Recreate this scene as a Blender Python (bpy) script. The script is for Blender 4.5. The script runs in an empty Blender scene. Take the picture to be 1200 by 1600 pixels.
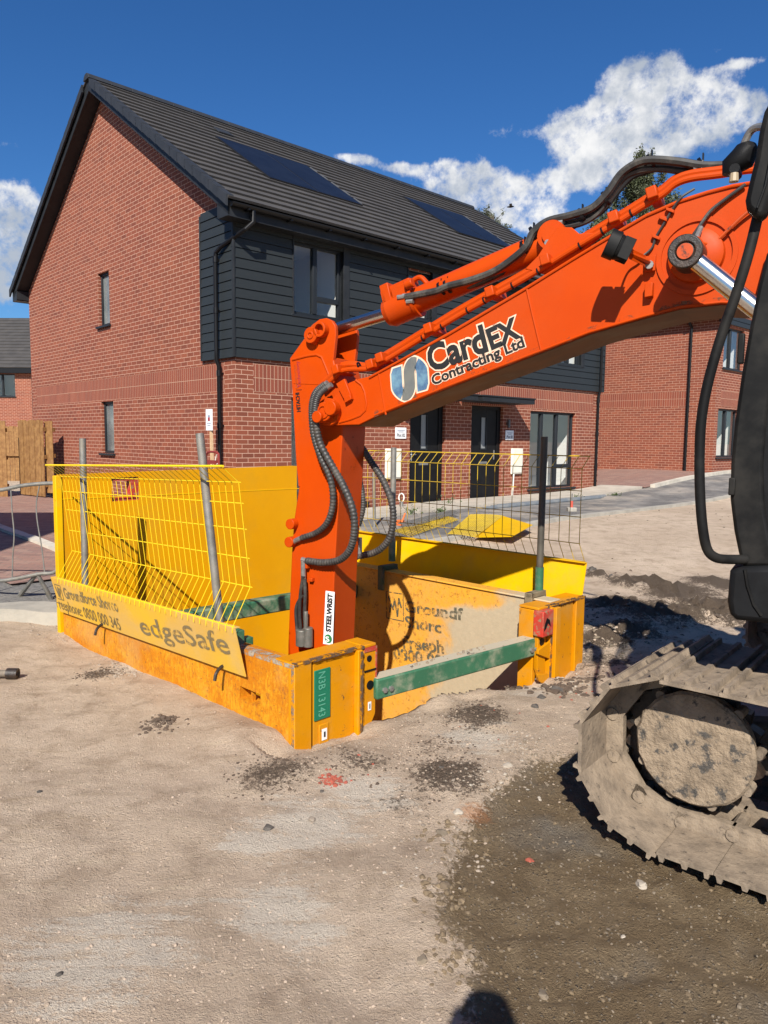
import bpy, bmesh, math, random
from mathutils import Vector, Matrix, noise
random.seed(7)
R = math.radians
V = Vector
scn = bpy.context.scene
COL = scn.collection

# ---------------------------------------------------------------- camera
FPX, PITCH, ROLL, EYE = 1151.34, 0.0985, 0.0107, V((0, 0, 1.6))
fw = V((0, math.cos(PITCH), -math.sin(PITCH))); up0 = V((0, math.sin(PITCH), math.cos(PITCH))); rt0 = V((1, 0, 0))
rt = rt0 * math.cos(ROLL) + up0 * math.sin(ROLL); upv = -rt0 * math.sin(ROLL) + up0 * math.cos(ROLL)
cd = bpy.data.cameras.new('camera'); cam = bpy.data.objects.new('camera', cd); COL.objects.link(cam)
cd.sensor_fit = 'VERTICAL'; cd.sensor_height = 36; cd.lens = FPX / 1600 * 36; cd.clip_start = .05; cd.clip_end = 2000
m = Matrix((rt, upv, -fw)).transposed().to_4x4(); m.translation = EYE; cam.matrix_world = m
scn.camera = cam

# ---------------------------------------------------------------- light
SUN_EL, SUN_AZ = R(38), R(8.5)          # the light travels towards (sin az, cos az)
sd = bpy.data.lights.new('sun', 'SUN'); so = bpy.data.objects.new('sun', sd); COL.objects.link(so)
sd.energy = 4.8; sd.angle = R(.5); sd.color = (1, .94, .85)
trav = V((math.sin(SUN_AZ) * math.cos(SUN_EL), math.cos(SUN_AZ) * math.cos(SUN_EL), -math.sin(SUN_EL)))
so.rotation_euler = trav.to_track_quat('-Z', 'Y').to_euler()
scn.view_settings.view_transform = 'Standard'; scn.view_settings.look = 'None'; scn.view_settings.gamma = 1
scn.view_settings.exposure = .62


def pray(px, py): return fw + rt * ((px - 600) / FPX) - upv * ((py - 800) / FPX)
def on_plane(px, py, p, n):
    r = pray(px, py); return EYE + r * ((V(p) - EYE).dot(n) / r.dot(n))
def at_z(px, py, z=0): return on_plane(px, py, (0, 0, z), V((0, 0, 1)))
def at_d(px, py, d): return EYE + pray(px, py) * d


class NT:
    def __init__(s, tree): s.t = tree; s.n = tree.nodes; s.l = tree.links
    def add(s, typ, **kw):
        n = s.n.new(typ); ins = kw.pop('ins', {})
        for k, v in kw.items(): setattr(n, k, v)
        for k, v in ins.items(): s.set(n.inputs[k], v)
        return n
    def set(s, sock, v):
        if isinstance(v, bpy.types.NodeSocket): s.l.new(v, sock)
        else:
            if sock.type == 'RGBA' and len(v) == 3: v = (*v, 1)
            sock.default_value = v
    def math(s, op, a, b=0., c=0., clamp=False):
        n = s.add('ShaderNodeMath', operation=op, use_clamp=clamp)
        s.set(n.inputs[0], a); s.set(n.inputs[1], b); s.set(n.inputs[2], c); return n.outputs[0]
    def vmath(s, op, a, b=(0, 0, 0)):
        n = s.add('ShaderNodeVectorMath', operation=op); s.set(n.inputs[0], a); s.set(n.inputs[1], b)
        return n.outputs['Value'] if op in ('LENGTH', 'DISTANCE', 'DOT_PRODUCT') else n.outputs[0]
    def mix(s, f, a, b, blend='MIX'):
        n = s.add('ShaderNodeMix', data_type='RGBA', blend_type=blend)
        s.set(n.inputs[0], f); s.set(n.inputs[6], a); s.set(n.inputs[7], b); return n.outputs[2]
    def ramp(s, f, lo, hi, a=0., b=1.):
        n = s.add('ShaderNodeMapRange', interpolation_type='SMOOTHSTEP')
        s.set(n.inputs[0], f)
        for i, v in enumerate((lo, hi, a, b)): s.set(n.inputs[i + 1], v)
        return n.outputs[0]
    def noise(s, vec, scale, detail=4., rough=.55, dist=0.):
        n = s.add('ShaderNodeTexNoise'); s.set(n.inputs['Vector'], vec); n.inputs['Scale'].default_value = scale
        n.inputs['Detail'].default_value = detail; n.inputs['Roughness'].default_value = rough; n.inputs['Distortion'].default_value = dist
        return n.outputs['Fac']


# ---------------------------------------------------------------- sky
w = bpy.data.worlds.new('World'); scn.world = w; w.use_nodes = True
N = NT(w.node_tree); N.n.clear()
sky = N.add('ShaderNodeTexSky', sky_type='NISHITA', sun_disc=False, sun_elevation=SUN_EL, sun_rotation=R(180) + SUN_AZ,
            altitude=200, air_density=1.0, dust_density=.35, ozone_density=2.6)
gen = N.add('ShaderNodeTexCoord').outputs['Generated']
deep = N.add('ShaderNodeHueSaturation', ins={'Saturation': 1.22, 'Value': 1.14, 'Color': sky.outputs[0]}).outputs[0]
deep = N.mix(1., deep, (.58, .84, 1.12, 1), 'MULTIPLY')
CLOUDS = [  # centre pixel, half sizes in direction units, weight
    (1005, 112, .044, .022, 1.0), (1050, 150, .056, .032, 1.0), (1130, 165, .04, .025, .85), (950, 190, .052, .032, 1.0), (890, 210, .04, .024, 1.0), (1010, 205, .058, .03, .9), (1100, 205, .045, .018, .7), (1165, 175, .02, .02, .6),
    (790, 205, .03, .013, .85), (735, 172, .022, .009, .55), (695, 268, .045, .016, 1.05), (620, 262, .025, .008, .95), (735, 292, .065, .026, 1.1), (800, 322, .062, .028, 1.1), (850, 350, .04, .018, 1.0), (885, 285, .035, .018, .75), (940, 260, .05, .02, .85), (1000, 250, .04, .014, .7),
    (560, 248, .026, .009, 1.0), (530, 242, .015, .005, .5), (15, 315, .032, .02, 1.1), (40, 345, .024, .014, .9), (-10, 340, .04, .022, 1.1), (-10, 442, .03, .016, 1.0), (0, 224, .02, .006, .5),
    (1165, 98, .03, .006, .75), (1125, 75, .015, .006, .4), (-160, 380, .2, .06, .9), (1400, 260, .12, .07, .9), (1600, 420, .3, .12, .9), (-500, 300, .3, .1, .8)]
wob = N.noise(gen, 16., 6., .62)
wob2 = N.noise(N.vmath('ADD', gen, (3.1, 7.7, 1.3)), 44., 6., .66)
acc = None
for px, py, sx, sz, wt in CLOUDS:
    c = pray(px, py).normalized()
    r_ = V((c.y, -c.x, 0)).normalized(); u_ = r_.cross(c)
    d = N.vmath('SUBTRACT', gen, tuple(c))
    a = N.math('DIVIDE', N.vmath('DOT_PRODUCT', d, tuple(r_)), sx)
    b = N.math('DIVIDE', N.vmath('DOT_PRODUCT', d, tuple(u_)), sz)
    q = N.math('ADD', N.math('MULTIPLY', a, a), N.math('MULTIPLY', b, b))
    front = N.vmath('DOT_PRODUCT', gen, tuple(c))
    q = N.math('ADD', q, N.ramp(front, .5, .8, 9., 0.))
    e = N.math('MULTIPLY', N.math('EXPONENT', N.math('MULTIPLY', q, -1.)), wt)
    acc = e if acc is None else N.math('ADD', acc, e)
dens = N.math('ADD', N.math('MINIMUM', acc, 1.05), N.math('ADD', N.math('MULTIPLY', N.math('SUBTRACT', wob, .5), 1.5), N.math('MULTIPLY', N.math('SUBTRACT', wob2, .5), 1.5)))
far_noise = N.ramp(N.noise(N.vmath('ADD', gen, (11, 5, 2)), 4., 6., .6), .58, .72)
mask = N.ramp(dens, .56, 1.20)
back = N.ramp(N.vmath('DOT_PRODUCT', gen, (0, 1, 0)), .1, -.2)
mask = N.math('MAXIMUM', mask, N.math('MULTIPLY', N.math('MULTIPLY', far_noise, back), .8))
shade = N.ramp(N.noise(N.vmath('ADD', gen, (.0, .03, .045)), 14., 6., .62), .36, .64)
ccol = N.mix(shade, (5.6, 6.2, 7.1), (11.8, 11.7, 11.5))
skyc = N.mix(N.math('MULTIPLY', mask, .94), deep, ccol)
bg = N.add('ShaderNodeBackground', ins={'Color': skyc, 'Strength': .056})
out = N.add('ShaderNodeOutputWorld'); N.l.new(bg.outputs[0], out.inputs[0])

# ---------------------------------------------------------------- materials
MATS = {}
def base_mat(name):
    if name in MATS: return None
    mt = bpy.data.materials.new(name); mt.use_nodes = True; MATS[name] = mt
    n = NT(mt.node_tree); n.bs = mt.node_tree.nodes['Principled BSDF']; n.mat = mt
    return n
def pmat(name, c1, c2=None, scale=3., rough=.6, metal=0., bump=0., bscale=60., dirt=None, damt=.5, dscale=2.5, lo=.35, hi=.7, spec=.5, grime=None, glo=.6, ghi=.7, gscale=30.):
    n = base_mat(name)
    if n is None: return MATS[name]
    tc = n.add('ShaderNodeTexCoord').outputs['Object']
    col = c1
    if c2 is not None: col = n.mix(n.ramp(n.noise(tc, scale, 6., .6), lo, hi), c1, c2)
    rg = rough
    if dirt is not None:
        f = n.math('MULTIPLY', n.ramp(n.noise(tc, dscale, 8., .65), .45, .72), damt)
        col = n.mix(f, col if not isinstance(col, tuple) else (*col, 1), dirt)
        rg = n.math('ADD', n.math('MULTIPLY', f, .9 - rough), rough)
    if grime is not None:
        f = n.ramp(n.noise(tc, gscale, 6., .7), glo, ghi)
        col = n.mix(f, col if not isinstance(col, tuple) else (*col, 1), grime)
    n.set(n.bs.inputs['Base Color'], col); n.set(n.bs.inputs['Roughness'], rg)
    n.bs.inputs['Metallic'].default_value = metal; n.bs.inputs['Specular IOR Level'].default_value = spec
    if bump:
        b = n.add('ShaderNodeBump', ins={'Strength': 1., 'Distance': bump, 'Height': n.noise(tc, bscale, 6., .65)})
        n.l.new(b.outputs[0], n.bs.inputs['Normal'])
    return n.mat
def brick_mat(name, bw, bh, c1, c2, mortar, off=.5, vary=True):
    n = base_mat(name)
    if n is None: return MATS[name]
    uv = n.add('ShaderNodeUVMap').outputs[0]
    b = n.add('ShaderNodeTexBrick', offset=off, ins={'Vector': uv, 'Color1': c1, 'Color2': c2, 'Mortar': mortar, 'Scale': 1., 'Mortar Size': .0050, 'Mortar Smooth': .15, 'Bias': 0., 'Brick Width': bw, 'Row Height': bh})
    big = n.noise(uv, .7, 4.); fine = n.noise(uv, 90., 4., .7)
    b2 = n.add('ShaderNodeTexBrick', offset=off, ins={'Vector': n.vmath('ADD', uv, (bw * 40, bh * 20, 0)), 'Color1': (0, 0, 0), 'Color2': (1, 1, 1), 'Mortar': (0, 0, 0), 'Scale': 1., 'Mortar Size': .001, 'Bias': -.1, 'Brick Width': bw, 'Row Height': bh})
    rnd = n.add('ShaderNodeSeparateColor', ins={0: b2.outputs[0]}).outputs[0]
    bcol = n.mix(n.ramp(rnd, .78, .99, 0., .5), b.outputs[0], tuple(q * .5 for q in c2)); bcol = n.mix(n.ramp(rnd, .25, .05, 0., .35), bcol, (c1[0] * 1.25, c1[1] * 1.5, c1[2] * 1.5, 1))
    col = n.mix(n.ramp(big, .3, .7, 0., .14), bcol, (.36, .12, .05))
    col = n.mix(n.ramp(fine, .35, .75, 0., .35), col, (.12, .05, .04), 'MIX')
    col = n.mix(n.math('MULTIPLY', b.outputs['Fac'], .97), col, n.mix(n.ramp(fine, .3, .7), mortar, tuple(x * .8 for x in mortar)))
    n.set(n.bs.inputs['Base Color'], col); n.bs.inputs['Roughness'].default_value = .85
    h = n.math('ADD', n.math('MULTIPLY', b.outputs['Fac'], -1.), n.math('MULTIPLY', fine, .5))
    bp = n.add('ShaderNodeBump', ins={'Strength': .8, 'Distance': .006, 'Height': h}); n.l.new(bp.outputs[0], n.bs.inputs['Normal'])
    return n.mat
BR = brick_mat('red brick', .225, .075, (.245, .060, .028), (.175, .042, .021), (.64, .385, .275))
SO = brick_mat('soldier brick', .225, .075, (.25, .056, .028), (.20, .045, .025), (.56, .35, .24), off=0.)
PAV = brick_mat('block paving brick', .2, .1, (.34, .20, .155), (.25, .155, .13), (.20, .16, .13))
TILE = pmat('grey roof tile', (.050, .046, .043), (.068, .062, .057), 2.2, .75, bump=.002, bscale=90, grime=(.16, .15, .13), glo=.70, ghi=.8, gscale=5)
VERGE = pmat('dark verge tile', (.022, .025, .031), (.03, .033, .039), 5, .6, spec=.3)
CLAD = None
def clad_mat():
    n = base_mat('charcoal cladding board')
    tc = n.add('ShaderNodeTexCoord').outputs['Object']
    st = n.vmath('MULTIPLY', tc, (3., 3., 60.))
    g = n.noise(st, 1.6, 6., .7)
    n.set(n.bs.inputs['Base Color'], n.mix(g, (.016, .0195, .022), (.030, .035, .037))); n.bs.inputs['Roughness'].default_value = .5; n.bs.inputs['Specular IOR Level'].default_value = .28
    b = n.add('ShaderNodeBump', ins={'Strength': .7, 'Distance': .003, 'Height': g}); n.l.new(b.outputs[0], n.bs.inputs['Normal'])
    return n.mat
CLAD = clad_mat()
FASC = pmat('anthracite trim', (.016, .018, .021), (.024, .026, .029), 4, .5, spec=.25)
BLK = pmat('black plastic', (.006, .006, .007), rough=.4, spec=.3)
FRAME = pmat('anthracite window frame', (.016, .019, .023), rough=.45, spec=.3)
DOOR = pmat('black door', (.007, .007, .008), (.010, .010, .010), 8, .5, spec=.2)
PLASTER = pmat('white interior plaster', (.78, .77, .74), rough=.9)
CARPET = pmat('pale floor', (.35, .32, .28), rough=.9)
WHITEP = pmat('white plastic', (.80, .79, .74), (.7, .69, .63), 6, .5)
CREAM = pmat('cream meter box', (.78, .75, .64), (.70, .67, .56), 7, .5)
SIGNW = pmat('white sign board', (.8, .8, .8), rough=.4)
CHROME = pmat('steel handle', (.7, .7, .7), rough=.25, metal=1)
def glass_mat():
    n = base_mat('window glass'); n.n.remove(n.bs)
    tr = n.add('ShaderNodeBsdfTransparent', ins={'Color': (.90, .92, .92)}); gl = n.add('ShaderNodeBsdfGlossy', ins={'Color': (.9, .95, 1), 'Roughness': .015})
    lw = n.add('ShaderNodeLayerWeight', ins={'Blend': .5})
    mx = n.add('ShaderNodeMixShader'); n.set(mx.inputs[0], n.math('ADD', n.math('MULTIPLY', n.math('POWER', lw.outputs['Facing'], 3.), .8), .07))
    n.l.new(tr.outputs[0], mx.inputs[1]); n.l.new(gl.outputs[0], mx.inputs[2]); n.l.new(mx.outputs[0], n.n['Material Output'].inputs[0])
    return n.mat
GLASS = glass_mat()
PV = pmat('solar panel', (.008, .010, .018), (.011, .014, .024), 2, .4, spec=.12)
PVF = pmat('solar frame', (.02, .02, .022), rough=.4, metal=.3)
ALU = pmat('aluminium clip', (.25, .25, .24), rough=.4, metal=.6)
WOOD = pmat('treated fence timber', (.20, .095, .028), (.31, .165, .055), 9, .75, bump=.002, bscale=70, grime=(.10, .055, .02), glo=.60, ghi=.72, gscale=14)
WOODP = pmat('pale pine stake', (.6, .42, .25), (.5, .33, .18), 20, .7)
KERB = pmat('concrete kerb', (.40, .37, .31), (.30, .28, .24), 5, .9, bump=.004, bscale=50)
KERBW = pmat('pale kerb block', (.58, .53, .44), (.44, .40, .33), 4, .9, bump=.003, bscale=60)
TARM = pmat('dusty grey tarmac', (.12, .115, .11), (.27, .25, .225), 1.6, .95, bump=.014, bscale=55, dirt=(.42, .36, .29), damt=.8, dscale=1.1, grime=(.07, .062, .055), glo=.58, ghi=.72, gscale=9)
CONC = pmat('pale concrete path', (.50, .45, .37), (.38, .34, .28), 3, .9, bump=.004, bscale=40, dirt=(.30, .25, .19), damt=.6, dscale=1.2)
GALV = pmat('galvanised tube', (.30, .29, .265), (.20, .20, .185), 14, .55, metal=.55, bump=.0008, bscale=120, dirt=(.24, .20, .14), damt=.5, dscale=9)
YEL = pmat('fresh yellow powder coat', (.76, .44, .001), (.70, .39, .001), 3, .45, spec=.2, dirt=(.50, .30, .05), damt=.35, dscale=5)
YELW = pmat('yellow wire', (.80, .58, .01), rough=.5)
YELWD = pmat('weathered yellow wire', (.60, .41, .02), (.26, .17, .03), 4, .6)
YELD = pmat('dull yellow mesh', (.58, .40, .02), (.48, .33, .03), 5, .65)
YELP = pmat('yellow end plate', (.68, .315, .001), (.63, .28, .001), 1.2, .45, spec=.2, dirt=(.52, .27, .015), damt=.5, dscale=2.2, grime=(.20, .12, .03), glo=.70, ghi=.80, gscale=7)
YELO = pmat('amber steel paint', (.61, .245, .001), (.54, .205, .002), 2.4, .45, spec=.2, bump=.0008, bscale=60, dirt=(.46, .25, .06), damt=.55, dscale=3.5, grime=(.13, .07, .03), glo=.63, ghi=.68, gscale=19)
def worn_panel(name, a, b, soil, famt, clay=None):
    n = base_mat(name)
    tc = n.add('ShaderNodeTexCoord').outputs['Object']
    st = n.vmath('MULTIPLY', tc, (1., 1., 1.6))
    c = n.mix(n.ramp(n.math('ADD', n.math('MULTIPLY', n.noise(st, 2.3, 8., .68), .5), n.math('MULTIPLY', n.noise(n.vmath('MULTIPLY', tc, (1., 1., .45)), 55., 5., .8), .6)), .44, .62), a, b)
    rust = n.math('MULTIPLY', n.ramp(n.noise(n.vmath('ADD', tc, (4, 2, 1)), 21., 8., .8), .53, .64), .75)
    c = n.mix(rust, c, (.30, .10, .02))
    dk = n.ramp(n.noise(n.vmath('ADD', tc, (9, 1, 3)), 33., 6., .75), .62, .68)
    c = n.mix(dk, c, (.07, .045, .03))
    fn = n.noise(n.vmath('ADD', tc, (1.7, 8, 5)), 1.5, 8., .62)
    if clay:      # clay smeared over the end of the panel that sits nearest the strut
        along = n.vmath('DOT_PRODUCT', tc, tuple(clay)); zz = n.add('ShaderNodeSeparateXYZ', ins={0: tc}).outputs[2]
        fn = n.math('ADD', n.math('ADD', n.math('MULTIPLY', n.math('SUBTRACT', fn, .5), .9), .5), n.math('ADD', n.math('MULTIPLY', n.math('SUBTRACT', .33, along), .55), n.ramp(zz, .22, .42, 0., -.35)))
    f = n.math('MULTIPLY', n.ramp(fn, .44, .60), famt)
    c = n.mix(f, c, n.mix(n.noise(tc, 30, 5), soil, tuple(x * .75 for x in soil)))
    n.set(n.bs.inputs['Base Color'], c); n.bs.inputs['Roughness'].default_value = .65; n.bs.inputs['Specular IOR Level'].default_value = .25
    bpn = n.add('ShaderNodeBump', ins={'Strength': .8, 'Distance': .003, 'Height': n.math('ADD', n.noise(tc, 45., 6., .7), n.math('MULTIPLY', f, .8))})
    n.l.new(bpn.outputs[0], n.bs.inputs['Normal'])
    return n.mat
PANN = worn_panel('worn amber panel', (.65, .295, .012), (.50, .165, .004), (.58, .40, .17), .32)
PANF = worn_panel('clay smeared amber panel', (.70, .34, .03), (.66, .33, .06), (.50, .42, .29), .95, clay=V((-.71, .704, 0)))
BOARD = pmat('dusty toe board', (.72, .43, .02), (.62, .36, .06), 1.6, .6, dirt=(.58, .38, .13), damt=.85, dscale=2.0)
GREEN = pmat('green steel', (.03, .115, .06), (.035, .135, .07), 5, .5, bump=.0008, bscale=60, dirt=(.33, .31, .22), damt=.75, dscale=6, grime=(.35, .34, .26), glo=.64, ghi=.74, gscale=28)
GREENT = pmat('green plastic tag', (.006, .16, .085), rough=.45)
REDP = pmat('red paint', (.50, .03, .015), (.34, .05, .03), 14, .6, dirt=(.36, .24, .14), damt=.6, dscale=6, grime=(.25, .18, .10), glo=.52, ghi=.62, gscale=30)
ORG = pmat('orange machine paint', (.50, .054, .0005), (.455, .046, .0005), 2, .42, spec=.18, grime=(.30, .07, .03), glo=.68, ghi=.76, gscale=26, dirt=(.40, .055, .008), damt=.35, dscale=1.8, bump=.0003, bscale=25)
ORGD = pmat('oily orange paint', (.50, .07, .008), (.42, .06, .01), 6, .4, grime=(.05, .03, .02), glo=.56, ghi=.66, gscale=16)
GREASE = pmat('greasy black steel', (.018, .015, .013), (.05, .03, .02), 25, .45, bump=.003, bscale=80)
RUBBER = pmat('black rubber', (.022, .021, .020), (.035, .033, .03), 20, .5, dirt=(.13, .115, .09), damt=.6, dscale=9)
HOSEB = pmat('spiral wrapped hose', (.03, .029, .028), (.05, .047, .043), 20, .5, dirt=(.12, .10, .08), damt=.6, dscale=12)
CABB = pmat('matt black cab', (.007, .007, .007), (.011, .011, .011), 8, .5, spec=.15, dirt=(.04, .036, .03), damt=.4, dscale=4)
CABG = pmat('dark grey cab plastic', (.007, .0072, .008), (.011, .0115, .0125), 12, .55, spec=.15, bump=.0006, bscale=300)
ROD = pmat('chrome rod', (.62, .61, .59), rough=.22, metal=1)
STEEL = pmat('dull steel', (.38, .37, .35), (.28, .27, .25), 30, .45, metal=.7)
MUD = pmat('dried mud', (.33, .255, .18), (.20, .155, .11), 12, .95, bump=.016, bscale=34, grime=(.085, .078, .07), glo=.52, ghi=.62, gscale=15, spec=.2)
MUDS = pmat('muddy track steel', (.29, .228, .165), (.15, .118, .088), 8, .9, bump=.006, bscale=45, grime=(.075, .062, .05), glo=.55, ghi=.70, gscale=24, spec=.25)
MUDT = pmat('polished track grouser', (.36, .32, .26), (.27, .23, .18), 12, .6, bump=.005, bscale=50, metal=.2)
INKB = pmat('black lettering', (.012, .012, .012), rough=.5)
INKE = pmat('cream outline', (.74, .55, .40), rough=.5)
LGREY = pmat('logo grey', (.15, .155, .14), (.12, .13, .13), 14, .4)
LBLUE = pmat('logo blue', (.05, .10, .20), (.16, .30, .38), 9, .4)
INKG = pmat('green emblem', (.02, .18, .06), rough=.5)
INKR = pmat('dark red print', (.30, .02, .04), rough=.5)
INKBL = pmat('grey blue print', (.25, .30, .38), rough=.5)
def stencil_mat(name, col, cov, sc=18.):
    n = base_mat(name)
    if n is None: return MATS[name]
    bs = n.bs
    tc = n.add('ShaderNodeTexCoord').outputs['Object']
    a = n.ramp(n.noise(tc, sc, 7., .75), cov - .09, cov + .09)
    bs.inputs['Base Color'].default_value = (*col, 1); bs.inputs['Roughness'].default_value = .8
    tr = n.add('ShaderNodeBsdfTransparent'); mx = n.add('ShaderNodeMixShader')
    n.set(mx.inputs[0], a); n.l.new(tr.outputs[0], mx.inputs[1]); n.l.new(bs.outputs[0], mx.inputs[2]); n.l.new(mx.outputs[0], n.n['Material Output'].inputs[0])
    return n.mat
STEN = stencil_mat('worn stencil paint', (.10, .095, .06), .49, 22.)
STENB = stencil_mat('dusty stencil paint', (.20, .155, .075), .45, 14.)
STENF = stencil_mat('faded stencil paint', (.17, .125, .05), .41, 22.)

# ---------------------------------------------------------------- mesh builder
class MB:
    def __init__(s): s.v = []; s.f = []; s.marks = []
    def mark(s): s.marks.append((len(s.v), len(s.f))); return s
    def vs(s, pts): i = len(s.v); s.v += [V(p) for p in pts]; return i
    def face(s, pts): i = s.vs(pts); s.f.append(list(range(i, i + len(pts)))); return s
    def box(s, c, size, X=(1, 0, 0), Y=(0, 1, 0), Z=(0, 0, 1)):
        c = V(c); X = V(X) * size[0] / 2; Y = V(Y) * size[1] / 2; Z = V(Z) * size[2] / 2
        i = s.vs([c - X - Y - Z, c + X - Y - Z, c + X + Y - Z, c - X + Y - Z, c - X - Y + Z, c + X - Y + Z, c + X + Y + Z, c - X + Y + Z])
        for q in ((3, 2, 1, 0), (4, 5, 6, 7), (0, 1, 5, 4), (1, 2, 6, 5), (2, 3, 7, 6), (3, 0, 4, 7)): s.f.append([i + k for k in q])
        return s
    def bx(s, x0, x1, y0, y1, z0, z1): return s.box(((x0 + x1) / 2, (y0 + y1) / 2, (z0 + z1) / 2), (abs(x1 - x0), abs(y1 - y0), abs(z1 - z0)))
    def prism(s, pts, ext):
        pts = [V(p) for p in pts]; ext = V(ext); n = len(pts)
        nn = V((0, 0, 0))
        for k in range(n): nn += (pts[k] - pts[0]).cross(pts[(k + 1) % n] - pts[0])
        if nn.dot(ext) > 0: pts = pts[::-1]
        i = s.vs(pts); j = s.vs([p + ext for p in pts])
        s.f.append(list(range(i, i + n))); s.f.append([j + n - 1 - k for k in range(n)])
        for k in range(n): s.f.append([i + (k + 1) % n, i + k, j + k, j + (k + 1) % n])
        return s
    def tube(s, path, r, n=8, caps=True):
        path = [V(p) for p in path]; rs = r if isinstance(r, (list, tuple)) else [r] * len(path)
        t0 = (path[1] - path[0]).normalized(); a = V((0, 0, 1)) if abs(t0.z) < .9 else V((1, 0, 0)); u = t0.cross(a).normalized()
        rings = []
        for k, p in enumerate(path):
            t = ((path[k + 1] - p).normalized() if k < len(path) - 1 else V((0, 0, 0))) + ((p - path[k - 1]).normalized() if k else V((0, 0, 0)))
            t.normalize(); u = (u - t * u.dot(t)).normalized(); b = t.cross(u)
            rings.append(s.vs([p + (u * math.cos(2 * math.pi * q / n) + b * math.sin(2 * math.pi * q / n)) * rs[k] for q in range(n)]))
        for a_, b_ in zip(rings, rings[1:]):
            for q in range(n): s.f.append([a_ + q, a_ + (q + 1) % n, b_ + (q + 1) % n, b_ + q])
        if caps: s.f.append([rings[0] + n - 1 - q for q in range(n)]); s.f.append([rings[-1] + q for q in range(n)])
        return s
    def cyl(s, a, b, r, n=20, r2=None): return s.tube([a, b], [r, r if r2 is None else r2], n)
    def ring(s, c, ax, r0, r1, h, n=32):
        c = V(c); ax = V(ax).normalized(); u = ax.orthogonal().normalized(); b = ax.cross(u)
        prof = [(r0, 0), (r0, h), (r1, h), (r1, 0)]
        rr = [s.vs([c + ax * z + (u * math.cos(2 * math.pi * q / n) + b * math.sin(2 * math.pi * q / n)) * r for q in range(n)]) for r, z in prof]
        for k in range(4):
            a_, b_ = rr[k], rr[(k + 1) % 4]
            for q in range(n): s.f.append([a_ + q, a_ + (q + 1) % n, b_ + (q + 1) % n, b_ + q])
        return s
    def each(s, name, mat, parent=None, base=None, **kw):
        """every marked piece (or every loose piece) as an object of its own"""
        if not s.marks:
            par = list(range(len(s.v)))
            def find(a):
                while par[a] != a: par[a] = par[par[a]]; a = par[a]
                return a
            for f in s.f:
                for q in f[1:]: par[find(q)] = find(f[0])
            gr = {}
            for f in s.f: gr.setdefault(find(f[0]), []).append(f)
            lst = list(gr.values())
        else:
            mk = [m_[1] for m_ in s.marks] + [len(s.f)]; lst = [s.f[a:b] for a, b in zip(mk, mk[1:]) if b > a]
        out = []
        for fs in lst:
            mb = MB(); ids = sorted({i for f in fs for i in f}); mp = {i: k for k, i in enumerate(ids)}
            mb.v = [s.v[i] for i in ids]; mb.f = [[mp[i] for i in f] for f in fs]; out.append(mb.build(name, mat, parent, base, **kw))
        return out
    def build(s, name, mat, parent=None, base=None, bevel=0., smooth=True, swap=False, ang=35, label=None):
        me = bpy.data.meshes.new(name)
        off = V((0, 0, 0)) if base is None else V(base)
        me.from_pydata([tuple(p - off) for p in s.v], [], s.f); me.update()
        bm = bmesh.new(); bm.from_mesh(me); bmesh.ops.recalc_face_normals(bm, faces=bm.faces) if s.__dict__.get('fix', True) else None; bm.to_mesh(me); bm.free()
        uvl = me.uv_layers.new(name='UVMap')
        for p in me.polygons:
            nn = p.normal
            if abs(nn.z) > .8: X, Y = V((1, 0, 0)), V((0, 1, 0))
            else: X = V((-nn.y, nn.x, 0)).normalized(); Y = V((0, 0, 1))
            for li in p.loop_indices:
                co = me.vertices[me.loops[li].vertex_index].co
                uvl.data[li].uv = (co.dot(Y), co.dot(X)) if swap else (co.dot(X), co.dot(Y))
        if mat: me.materials.append(mat)
        if smooth:
            me.shade_smooth(); me.set_sharp_from_angle(angle=R(ang))
        o = bpy.data.objects.new(name, me); COL.objects.link(o)
        if parent: o.parent = parent
        if bevel:
            md = o.modifiers.new('bevel', 'BEVEL'); md.width = bevel; md.segments = 2; md.limit_method = 'ANGLE'; md.angle_limit = R(40)
        if label: o['label'] = label
        return o

def tag(o, label=None, cat=None, group=None, kind=None):
    for k, v in (('label', label), ('category', cat), ('group', group), ('kind', kind)):
        if v: o[k] = v
    return o
def thing(name, label, cat, loc=(0, 0, 0), rz=0, group=None):
    o = bpy.data.objects.new(name, None); COL.objects.link(o); o.location = loc; o.rotation_euler = (0, 0, rz); o.empty_display_size = .2
    return tag(o, label, cat, group)
def smooth_path(pts, sub=6):
    pts = [V(p) for p in pts]; P = [pts[0] * 2 - pts[1]] + pts + [pts[-1] * 2 - pts[-2]]; out = []
    for i in range(1, len(P) - 2):
        for k in range(sub):
            t = k / sub; a, b, c, d = P[i - 1:i + 3]
            out.append(.5 * ((2 * b) + (c - a) * t + (2 * a - 5 * b + 4 * c - d) * t * t + (3 * b - a - 3 * c + d) * t ** 3))
    return out + [pts[-1]]
def sst(x, a, b):
    t = max(0., min(1., (x - a) / (b - a))); return t * t * (3 - 2 * t)
_tc = {}
def text_geo(s, bold=0.):
    k = (s, bold)
    if k not in _tc:
        c = bpy.data.curves.new('t', 'FONT'); c.body = s; c.size = 1; c.offset = bold; c.resolution_u = 3
        o = bpy.data.objects.new('t', c); COL.objects.link(o)
        dg = bpy.context.evaluated_depsgraph_get(); me = bpy.data.meshes.new_from_object(o.evaluated_get(dg))
        _tc[k] = ([v.co.copy() for v in me.vertices], [list(p.vertices) for p in me.polygons])
        bpy.data.objects.remove(o); bpy.data.curves.remove(c); bpy.data.meshes.remove(me)
    return _tc[k]
CAP = None
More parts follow.
